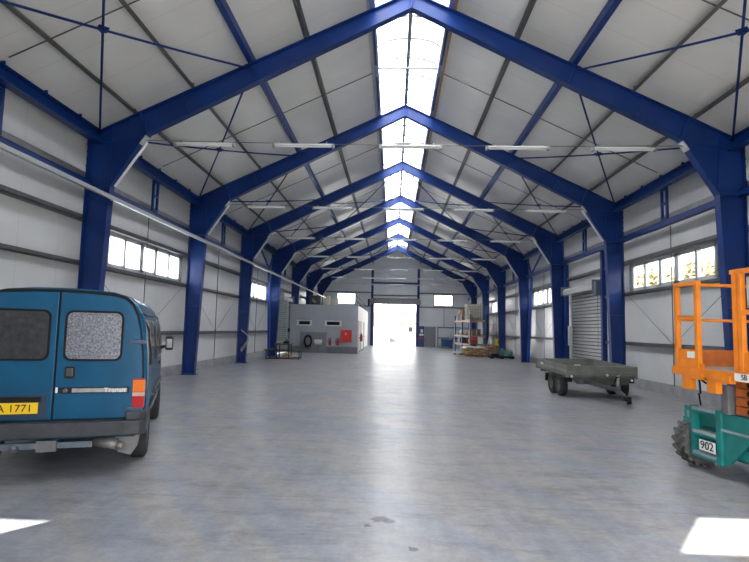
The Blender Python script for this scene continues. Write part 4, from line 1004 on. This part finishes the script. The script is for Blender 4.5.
t = thing('sack', 'reddish and white sack lying on the floor under the steel table', 'sack', (-5.5, 27.0, 0)); m = MB(); m.lathe([(0, 0), (.22, .01), (.28, .08), (.24, .18), (.10, .25), (0, .26)], Matrix.Rotation(.3, 4, 'Z') @ Matrix.Diagonal((1, .7, 1, 1)), 14); m.build('sack', mat('sack_red', (.34, .16, .13), .8, noise=.4, nscale=8), t)
m = MB(); m.lathe([(.0, .23), (.06, .24), (.08, .3), (0, .31)], None, 10); m.build('knot', WHITE, t)

# ------------------------------------------------------------------ pallet rack, right side
RCX, RCY, RRZ = 5.31, 39.75, .074
rk = thing('pallet_rack', 'blue and orange pallet rack against the right wall near the end', 'pallet rack', (RCX, RCY, 0), RRZ)
RBL = mat('rack_blue', (.018, .07, .22), .4); ROR = mat('rack_orange', (.42, .13, .05), .5)
RYS = (-2.7, .0, 2.7)
for y in RYS:
    for x in (-.53, .53):
        m = MB(); m.b2((x - .05, y - .05, 0), (x + .05, y + .05, 2.75)); m.build('upright', RBL, rk)
    m = MB()
    for k in range(5): m.bar((-.5, y, .2 + .5 * k), (.5, y, .2 + .5 * (k + 1) if k % 2 == 0 else .2 + .5 * k), .03, .03, up=(0, 1, 0)); 
    m.build('lacing', RBL, rk)
LV = (.70, 1.30, 2.36)
for a, b in zip(RYS, RYS[1:]):
    for z in LV:
        for x in (-.53, .53):
            m = MB(); m.b2((x - .03, a + .05, z - .11), (x + .03, b - .05, z)); m.build('beam', ROR, rk)
        m = MB()
        for k in range(8): m.b2((-.5, a + .1 + k * .32, z), (.5, a + .1 + k * .32 + .24, z + .02))
        m.build('shelf_boards', mat('shelf_board', (.34, .24, .15), .7, noise=.2), rk)
def at(x, y, z): return (RCX + x * math.cos(RRZ) - y * math.sin(RRZ), RCY + x * math.sin(RRZ) + y * math.cos(RRZ), z)
# IBC
t = thing('liquid_tank', 'caged white liquid tank on top of the near rack bay', 'liquid tank', at(0, -1.35, 2.382), RRZ)
m = MB(); m.b2((-.5, -.5, .13), (.5, .5, 1.08), .08); m.build('bottle', mat('ibc_white', (.62, .60, .50), .5), t)
m = MB()
for z in (.16, .35, .54, .73, .92, 1.09):
    for a, b in (((-.54, -.54), (.54, -.54)), ((.54, -.54), (.54, .54)), ((.54, .54), (-.54, .54)), ((-.54, .54), (-.54, -.54))): m.bar((*a, z), (*b, z), .022, .022)
for k in range(7):
    u = -.54 + .18 * k
    for x, y in ((u, -.54), (u, .54), (-.54, u), (.54, u)): m.b2((x - .011, y - .011, .13), (x + .011, y + .011, 1.1))
m.build('cage', GALV, t)
m = MB(); m.lathe([(0, 1.08), (.12, 1.08), (.12, 1.13), (0, 1.13)], None, 16); m.build('cap', BLKP, t)
m = MB(); m.b2((-.55, -.55, .10), (.55, .55, .13))
for x in (-.45, 0, .45): m.b2((x - .05, -.55, 0.002), (x + .05, .55, .10))
m.build('pallet', mat('pallet_wood', (.36, .25, .14), .75, noise=.2), t)
# cartons and sacks on shelves
CB = mat('cardboard', (.36, .23, .13), .75, noise=.15); CB2 = mat('cardboard_dark', (.22, .13, .08), .75, noise=.2)
def carton(x, y, z, dx, dy, dz, m_, lab):
    t = thing('carton', lab, 'box', at(x, y, z), RRZ); mm = MB(); mm.b2((-dx / 2, -dy / 2, 0), (dx / 2, dy / 2, dz), .008); mm.build('box', m_, t)
    mm = MB(); mm.b2((-.03, -dy / 2 - .003, 0), (.03, dy / 2 + .003, dz + .003)); mm.build('tape', mat('tape', (.6, .55, .4), .4), t)
z0 = 2.382
carton(-.27, .55, z0, .48, .8, .42, CB, 'brown carton on the rack top, lower front one beside the tank')
carton(-.27, .55, z0 + .422, .46, .75, .38, CB2, 'dark brown carton stacked on the lower front carton beside the tank')
carton(-.26, 1.55, z0, .5, .85, .5, CB2, 'dark brown carton on the rack top, farther lower one')
carton(-.24, 1.55, z0 + .502, .45, .8, .34, CB, 'brown carton stacked on the farther lower carton of the rack top')
carton(.28, 1.0, z0, .44, 1.2, .7, CB, 'large brown carton at the back of the rack top')
carton(.1, -1.5, 1.322, .6, .6, .42, CB2, 'dark brown crate on the middle shelf under the tank')
carton(.05, -.62, 1.322, .5, .5, .34, CB, 'brown carton on the middle shelf of the near bay')
for k, (x, y, c, lab) in enumerate(((-.2, .6, (.55, .54, .52), 'pale grey filled sack on the middle rack shelf, nearer one'), (-.2, 1.35, (.62, .6, .58), 'whitish filled sack on the middle rack shelf, farther one'), (-.22, 2.05, (.20, .27, .36), 'blue-grey filled sack on the middle rack shelf'))):
    t = thing('filled_sack', lab, 'sack', at(x, y, 1.322)); m = MB(); m.lathe([(0, 0), (.24, .01), (.30, .12), (.28, .28), (.16, .40), (.05, .43), (0, .44)], None, 16); m.build('sack', mat('sack_%d' % k, c, .8, noise=.2, nscale=9), t); m = MB(); m.lathe([(0, .42), (.05, .43), (.08, .50), (0, .48)], None, 10); m.build('tied_neck', mat('sack_%d' % k, c, .8), t)
# orange compressor on the low shelf
t = thing('compressor', 'orange-red rounded machine on the low shelf of the rack', 'compressor', at(-.15, -1.9, .722))
m = MB(); m.tube([(-.32, 0, .22), (-.28, 0, .22), (.28, 0, .22), (.32, 0, .22)], [.10, .17, .17, .10], 18); m.build('tank', mat('machine_orange', (.75, .10, .02), .4), t)
m = MB(); m.b2((-.14, -.1, .38), (.12, .1, .5), .03); m.build('motor', mat('machine_orange', (.75, .10, .02), .4), t)
for s in (-1, 1): m = MB(); m.b2((s * .2 - .03, -.12, 0), (s * .2 + .03, .12, .08)); m.build('foot', BLKP, t)
carton(-.1, .7, .722, .6, .7, .4, mat('crate_blue', (.03, .07, .16), .5), 'dark blue crate on the low rack shelf of the far bay')
carton(-.1, 1.9, .722, .6, .7, .36, mat('crate_black', (.03, .03, .035), .5), 'black crate on the low rack shelf at the far end')
# timber stack
SX, SY = 5.05, 35.55
bd0 = None; wood = [mat('timber_a', (.42, .24, .12), .7, noise=.2), mat('timber_b', (.32, .16, .08), .7, noise=.25), mat('timber_c', (.50, .34, .20), .7, noise=.2)]
for r in range(4):
    for c in range(6):
        x = SX - .55 + .205 * c; z = .11 + r * .105
        if bd0 is None or True:
            m = MB(); m.b2((-.095, -1.1, 0), (.095, 1.1, .095), .006)
            o = m.build('timber_board', wood[(r * 5 + c * 7) % 3], None, (x + random.uniform(-.005, .005), SY + random.uniform(-.12, .12), z))
            tag(o, 'reddish-brown timber board in the stack in front of the pallet rack', 'board', 'boards of the timber stack')
for k, y in enumerate((-.8, .8)):
    m = MB(); m.b2((-.7, -.06, 0), (.7, .06, .105)); o = m.build('timber_bearer', wood[1], None, (SX, SY + y, 0)); tag(o, 'wooden bearer under the timber stack, %s one' % ('nearer' if k == 0 else 'farther'), 'board')
m = MB(); n = 10; vs = []
for a in range(n + 1):
    row = []
    for b in range(n + 1):
        u, v = a / n, b / n; x = -.76 + 1.52 * u; y = -1.22 + 2.44 * v
        z = .006 + .025 * (1 + math.sin(9 * u + 4 * v)) + .015 * (1 + math.sin(17 * v - 3 * u))
        if abs(x) > .66: z -= (abs(x) - .66) * .9
        row.append(m.bm.verts.new((x, y, z)))
    vs.append(row)
for a in range(n):
    for b in range(n):
        f = m.face((vs[a][b], vs[a + 1][b], vs[a + 1][b + 1], vs[a][b + 1])); f.smooth = True
o = m.build('plastic_sheet', mat('sheet_beige', (.60, .54, .44), .5, noise=.15, nscale=5), None, (SX - .03, SY, .533)); md = o.modifiers.new('thick', 'SOLIDIFY'); md.thickness = .01
tag(o, 'crumpled beige sheet thrown over the timber stack', 'sheet')
t = thing('grey_slab', 'low pale slab on a black skid left of the timber stack', 'slab', (4.15, 37.3, 0)); m = MB(); m.b2((-.28, -.5, .08), (.28, .5, .2), .02); m.build('slab', mat('slab_pale', (.5, .49, .47), .6, noise=.1), t)
for s in (-1, 1): m = MB(); m.b2((s * .2 - .05, -.5, 0), (s * .2 + .05, .5, .08)); m.build('skid', BLKP, t)
t = thing('pallet', 'reddish wooden pallet leaning against the timber stack', 'pallet', (5.95, 34.75, 0.0), .25)
m = MB()
for k in range(5): m.b2((-.45 + .2 * k, -.30, .10), (-.45 + .2 * k + .14, .30, .12))
m.build('deck_boards', wood[1], t)
for k in range(3): m = MB(); m.b2((-.45, -.28 + .25 * k, 0), (.5, -.28 + .25 * k + .07, .10)); m.build('bearer', wood[0], t)
t = thing('firewood_crate', 'red-brown slatted crate between the timber stack and yellow canister', 'crate', (6.24, 36.62, 0), .0)
m = MB()
for z in (.05, .25, .45, .62):
    for y in (-.3, .3): m.b2((-.38, y - .012, z), (.38, y + .012, z + .11))
    for x in (-.38, .38): m.b2((x - .012, -.3, z), (x + .012, .3, z + .11))
m.build('slats', wood[1], t)
for x in (-.36, .36):
    for y in (-.28, .28): m = MB(); m.b2((x - .03, y - .03, 0), (x + .03, y + .03, .75)); m.build('corner_post', wood[0], t)
m = MB(); m.b2((-.36, -.28, .03), (.36, .28, .05)); m.build('bottom', wood[2], t)
t = thing('canister', 'yellow canister standing on a wooden box by the sixth right column', 'canister', (6.68, 36.0, .70))
m = MB(); m.b2((-.2, -.18, 0), (.2, .18, .42), .05); m.lathe([(.0, .42), (.06, .42), (.06, .47), (0, .47)], Matrix.Translation((.08, 0, 0)), 14); m.build('body', mat('canister_yellow', (.72, .56, .02), .4), t)
m = MB(); m.b2((-.06, -.187, .12), (.05, -.182, .32)); m.build('dark_mark', BLKP, t); m = MB(); m.tube([(-.14, 0, .41), (-.12, 0, .48), (-.02, 0, .48), (0, 0, .41)], .018, 8); m.build('handle', mat('canister_yellow', (.72, .56, .02), .4), t)
t = thing('wooden_box', 'plain dark wooden box carrying the yellow canister', 'box', (6.68, 36.0, 0)); m = MB()
for k in range(4): m.b2((-.28, -.26, .02 + .17 * k), (.28, .26, .02 + .17 * k + .155))
m.build('boards', mat('box_wood_dark', (.15, .10, .06), .75, noise=.2), t); m = MB(); m.b2((-.29, -.27, .0), (-.22, .27, .69)); m.build('batten', wood[1], t)
m = MB(); m.bar((6.5, 39.5, .02), (6.93, 39.9, 2.1), .34, .05, up=(1, 0, 0)); tag(m.world('leaning_plank', mat('plank_pale', (.66, .64, .58), .6, noise=.1)), 'pale plank leaning on the right wall behind the yellow canister', 'plank')
# drip tray with teal jugs
t = thing('drip_tray', 'black drip tray on the floor beside the fifth right column', 'tray', (6.25, 32.9, 0))
m = MB(); m.b2((-.7, -.45, .06), (.7, .45, .09)); 
for lo, hi in (((-.7, -.45), (.7, -.41)), ((-.7, .41), (.7, .45)), ((-.7, -.45), (-.66, .45)), ((.66, -.45), (.7, .45))): m.b2((*lo, .06), (*hi, .17))
m.build('tray', BLKP, t)
for x in (-.6, 0, .6): m = MB(); m.b2((x - .08, -.4, 0), (x + .08, .4, .06)); m.build('skid', BLKP, t)
TJ = mat('jug_teal', (.05, .20, .21), .4); TJ2 = mat('jug_pale', (.28, .40, .40), .4)
for k, (x, y, h, mm, lab) in enumerate(((.12, -.1, .55, TJ, 'tall teal jug with pale label in the black tray, leftmost jug'), (.38, .0, .48, TJ2, 'pale teal jug in the black tray, middle jug'), (.62, -.15, .42, TJ, 'short teal jug in the black tray, rightmost jug'))):
    t = thing('jug', lab, 'jug', (6.15 + x, 32.9 + y, .09)); m = MB(); m.lathe([(0, 0), (.12, 0), (.13, .02), (.13, h * .7), (.06, h * .88), (.035, h * .9), (.035, h), (0, h)], None, 18); m.build('body', mm, t)
    m = MB(); m.tube([(.03, 0, h * .93), (.12, 0, h * .88), (.132, 0, h * .62)], .014, 7); m.build('handle', mm, t); m = MB(); m.lathe([(0, h), (.04, h), (.04, h + .03), (0, h + .03)], None, 12); m.build('cap', BLKP, t)
t = thing('black_machine', 'low black wheeled machine on the tray left of the jugs', 'machine', (5.88, 33.05, .092)); m = MB(); m.b2((-.2, -.2, .06), (.2, .2, .2), .04); m.build('body', BLKP, t)
m = MB(); m.tube([(-.16, 0, .2), (.0, 0, .36), (.16, 0, .2)], .02, 8); m.build('handle', DGREY, t)
for x in (-.12, .12): m = MB(); m.tube([(x, -.22, .07), (x, .22, .07)], .07, 14); m.build('wheel', BLACK, t)
# blue container at the end wall
t = thing('blue_bin', 'blue lidded container standing against the end wall behind the rack', 'container', (4.82, 51.1, 0))
m = MB(); P = [(-.48, .12), (.48, .12), (.54, .70), (-.54, .70)]; m.prism(P, 'y', -.4, .4); m.build('body', mat('bin_blue', (.012, .06, .20), .45), t)
m = MB(); m.b2((-.56, -.43, .70), (.56, .43, .78), .02); m.build('lid', mat('bin_lid', (.015, .075, .24), .45), t)
for x in (-.4, .4):
    for y in (-.3, .3): m = MB(); m.tube([(x - .02, y, .06), (x + .02, y, .06)], .06, 12); m.build('wheel', BLACK, t)
t = thing('white_pail', 'small white pail on the lid of the blue container', 'pail', (5.1, 50.95, .78)); m = MB(); m.lathe([(0, 0), (.09, 0), (.11, .2), (0, .2)], None, 16); m.build('pail', WHITE, t); m = MB(); m.lathe([(0, .2), (.118, .2), (.118, .225), (0, .225)], None, 16); m.build('lid', LGREY, t)
t = thing('bucket', 'small grey bucket on the floor between door and blue container', 'bucket', (4.2, 51.5, 0)); m = MB(); m.lathe([(0, 0), (.10, 0), (.13, .26), (.12, .26), (.09, .02), (0, .02)], None, 16); m.build('pail', LGREY, t); m = MB(); m.tube([(-.12, 0, .25), (-.1, 0, .36), (0, 0, .4), (.1, 0, .36), (.12, 0, .25)], .008, 6); m.build('handle', DGREY, t)
# ------------------------------------------------------------------ outside
GRAV = mat('pale_gravel', (0.30, 0.285, 0.25), 0.9, noise=0.15, nscale=2)
mb = MB(); mb.b2((-60, END + .1, -.14), (60, 140, -.02)); mb.b2((-60, -40, -.14), (60, BACK - .1, -.02)); mb.b2((WX + .12, BACK - .1, -.14), (60, END + .1, -.02)); mb.b2((-60, BACK - .1, -.14), (-WX - .12, END + .1, -.02))
tag(mb.worldraw('ground', GRAV), 'pale gravel yard outside the open end door', 'ground', kind='structure')
HG = mat('dry_grass', (.13, .115, .06), .9, noise=.3, nscale=1.0)
def hill(name, pts, y0, y1, lab):
    m = MB(); m.prism(pts, 'y', y0, y1); tag(m.worldraw(name, HG), lab, 'bank', kind='structure')
hill('hill', [(13, -.1), (30, 9), (55, 12), (55, -.1)], -10, 90, 'grassy bank outside the right-hand windows')
m = MB(); m.lathe([(0, .9), (.9, .7), (1.8, .25), (2.4, 0)], Matrix.Translation((0, 0, 0)), 18); o = m.build('earth_mound', mat('earth', (.05, .048, .04), .9, noise=.3), None, (-1.55, 66, -.03)); tag(o, 'dark earth mound in the yard outside the roller door', 'mound', kind='structure')
t = thing('yard_fence', 'pale board fence outside on the left of the open door', 'fence', (-3.0, 64, -.02))
m = MB()
for k in range(20): m.b2((-2.4 + .24 * k, -.015, .05), (-2.4 + .24 * k + .22, .015, 2.0))
m.build('boards', mat('fence_pale', (.22, .21, .2), .7), t)
for k in range(4): m = MB(); m.b2((-2.4 + 1.55 * k, .02, 0), (-2.4 + 1.55 * k + .1, .1, 2.05)); m.build('post', mat('fence_post', (.4, .38, .36), .7), t)
def house(x, y, w, d, h, r, lab, wallc):
    t = thing('house', lab, 'house', (x, y, -.02)); m = MB(); m.b2((-w / 2, -d / 2, 0), (w / 2, d / 2, h)); m.prism([(-d / 2, h), (d / 2, h), (0, h + r)], 'x', -w / 2, w / 2); m.build('walls', mat('house_' + str(int(x)), wallc, .8), t)
    m = MB(); 
    for s in (-1, 1): m.bar((0, s * (d / 4 + .15), h + r / 2 - .02), (0, s * (d / 4 + .15) + .001, h + r / 2 - .02), 1, 1) if False else m.prism([(s * (d / 2 + .4), h - r * .8 / d), (0, h + r), (0, h + r + .2), (s * (d / 2 + .4), h - r * .8 / d + .2)], 'x', -w / 2 - .3, w / 2 + .3)
    m.build('roof', mat('roof_red', (.12, .075, .06), .8, noise=.15), t)
    for k in (-1, 1): m = MB(); m.b2((k * w / 4 - .5, -d / 2 - .04, h * .35), (k * w / 4 + .5, -d / 2 - .0, h * .7)); m.build('window', DGLASS, t)
house(-5.2, 112, 8, 7, 2.7, 2.1, 'pale house with a red roof seen through the open end door', (.30, .285, .26))
house(6.5, 128, 11, 9, 3.2, 2.2, 'far pale house right of the red roof, through the end door', (.30, .28, .25))
def leaf_tree(name, x, y, h, r, col, lab, n=240, seed=1):
    rnd = random.Random(seed); t = thing(name, lab, 'tree', (x, y, -.02))
    if x > 12: t.location.z = (x - 13) * 9 / 17 - .2
    m = MB(); m.tube([(0, 0, 0), (.1, 0, h * .4), (0, .1, h * .75)], [.16, .12, .05], 8)
    for k in range(9):
        a = rnd.uniform(0, 2 * PI); m.tube([(0.05, 0, h * (.35 + .04 * k)), (r * .7 * math.cos(a), r * .7 * math.sin(a), h * (.55 + .045 * k))], [.05, .015], 5)
    m.build('trunk', mat('bark', (.16, .13, .10), .9), t)
    m = MB()
    for k in range(n):
        a = rnd.uniform(0, 2 * PI); b = math.acos(rnd.uniform(-1, 1)); q = r * rnd.uniform(.35, 1) 
        c = Vector((q * math.sin(b) * math.cos(a), q * math.sin(b) * math.sin(a), h * .68 + q * .8 * math.cos(b))); s = rnd.uniform(.12, .26)
        M = Matrix.Translation(c) @ Matrix.Rotation(rnd.uniform(0, 6), 4, Vector((rnd.uniform(-1, 1), rnd.uniform(-1, 1), rnd.uniform(-1, 1) + .01)).normalized())
        v = [m.bm.verts.new(M @ Vector(p)) for p in ((-s, 0, 0), (0, -s * .5, .03), (s, 0, 0), (0, s * .5, .03))]; m.face(v)
    m.build('crown', mat('foliage_' + name, col, .8, noise=.3), t)
leaf_tree('yard_tree', 0.3, 92, 8.5, 3.0, (.06, .065, .03), 'pale leafy tree in the yard straight beyond the open door', 500, 3)
for k, y in enumerate((19.5, 25.5, 31, 40)):
    leaf_tree('bank_tree', 17.0 + (k % 2), y, 4.2, 1.9, (.10, .085, .035), 'yellowish tree on the bank outside the right windows, %s' % ('nearest of four', 'second of four', 'third of four', 'farthest of four')[k], 260, 10 + k)
t = thing('street_lamp', 'thin grey street lamp far out beyond the open end door', 'street lamp', (1.3, 85, -.02)); m = MB(); m.tube([(0, 0, 0), (0, 0, 6.4), (-.5, 0, 6.9)], [.08, .06, .04], 8); m.build('pole', DGREY, t); m = MB(); m.b2((-.95, -.12, 6.84), (-.45, .12, 6.96), .03); m.build('lamp_head', DGREY, t)
# ------------------------------------------------------------------ light
sun = bpy.data.lights.new('sun', 'SUN'); sun.energy = 5.0; sun.angle = 0.009; sun.color = (1, .95, .86)
so = bpy.data.objects.new('sun', sun); COL.objects.link(so)
el = math.radians(36.25); az = Vector((0.58, 0.815)).normalized()
dv = Vector((az.x * math.cos(el), az.y * math.cos(el), -math.sin(el)))
so.rotation_euler = dv.to_track_quat('-Z', 'Y').to_euler()
wd = bpy.data.worlds.new('sky'); scene.world = wd; wd.use_nodes = True
nt = wd.node_tree; bg = nt.nodes['Background']
tc = nt.nodes.new('ShaderNodeTexCoord'); sp = nt.nodes.new('ShaderNodeSeparateXYZ'); nt.links.new(tc.outputs['Generated'], sp.inputs[0])
rp = nt.nodes.new('ShaderNodeValToRGB'); e = rp.color_ramp.elements
e[0].position = 0.0; e[0].color = (1.0, .98, .95, 1); e[1].position = .7; e[1].color = (.74, .84, 1.0, 1)
nt.links.new(sp.outputs[2], rp.inputs['Fac']); nt.links.new(rp.outputs['Color'], bg.inputs['Color'])
bg.inputs['Strength'].default_value = 1.0
def portal(p, sx, sy, d):
    l = bpy.data.lights.new('daylight_portal', 'AREA'); l.shape = 'RECTANGLE'; l.size = sx; l.size_y = sy; l.cycles.is_portal = True
    o = bpy.data.objects.new('daylight_portal', l); COL.objects.link(o); o.location = p
    z = -Vector(d); x = Vector((0, 0, 1)).cross(z).normalized(); y = z.cross(x)
    o.matrix_world = Matrix(((x.x, y.x, z.x, p[0]), (x.y, y.y, z.y, p[1]), (x.z, y.z, z.z, p[2]), (0, 0, 0, 1)))
portal((-.1, END + .15, 2), 4.2, 4, (0, -1, 0)); portal((1.9, BACK - .15, 1.95), 5.4, 3.9, (0, 1, 0))
for s in (-1, 1):
    for a, b in (WIN if s > 0 else WIN[:2]): portal((s * (WX + .15), (a + b) / 2, (WZ0 + WZ1) / 2), b - a, WZ1 - WZ0, (-s, 0, 0))
for x0, x1, z0, z1 in GW: portal(((x0 + x1) / 2, END + .15, (z0 + z1) / 2), x1 - x0, z1 - z0, (0, -1, 0))

# ------------------------------------------------------------------ camera
pi_, ya, ro = 0.08834, 0.03589, 0.02322
fwd = Vector((-math.sin(ya) * math.cos(pi_), math.cos(ya) * math.cos(pi_), math.sin(pi_)))
r0 = Vector((math.cos(ya), math.sin(ya), 0)); u0 = r0.cross(fwd)
R = r0 * math.cos(ro) + u0 * math.sin(ro); U = u0 * math.cos(ro) - r0 * math.sin(ro)
cam = bpy.data.cameras.new('camera'); co = bpy.data.objects.new('camera', cam); COL.objects.link(co)
co.matrix_world = Matrix(((R.x, U.x, -fwd.x, -.27388), (R.y, U.y, -fwd.y, 0), (R.z, U.z, -fwd.z, 1.6), (0, 0, 0, 1)))
cam.sensor_width = 36; cam.lens = 540 / 749 * 36; cam.clip_start = .05; cam.clip_end = 400
scene.camera = co
scene.view_settings.view_transform = 'Standard'; scene.view_settings.look = 'None'; scene.view_settings.gamma = 1
scene.view_settings.exposure = 3.12
scene.cycles.use_denoising = True
scene.cycles.use_guiding = True
scene.cycles.guiding_training_samples = 32
scene.cycles.max_bounces = 10; scene.cycles.diffuse_bounces = 6; scene.cycles.glossy_bounces = 4; scene.cycles.transparent_max_bounces = 12
scene.cycles.caustics_reflective = False; scene.cycles.caustics_refractive = False
scene.cycles.sample_clamp_indirect = 8
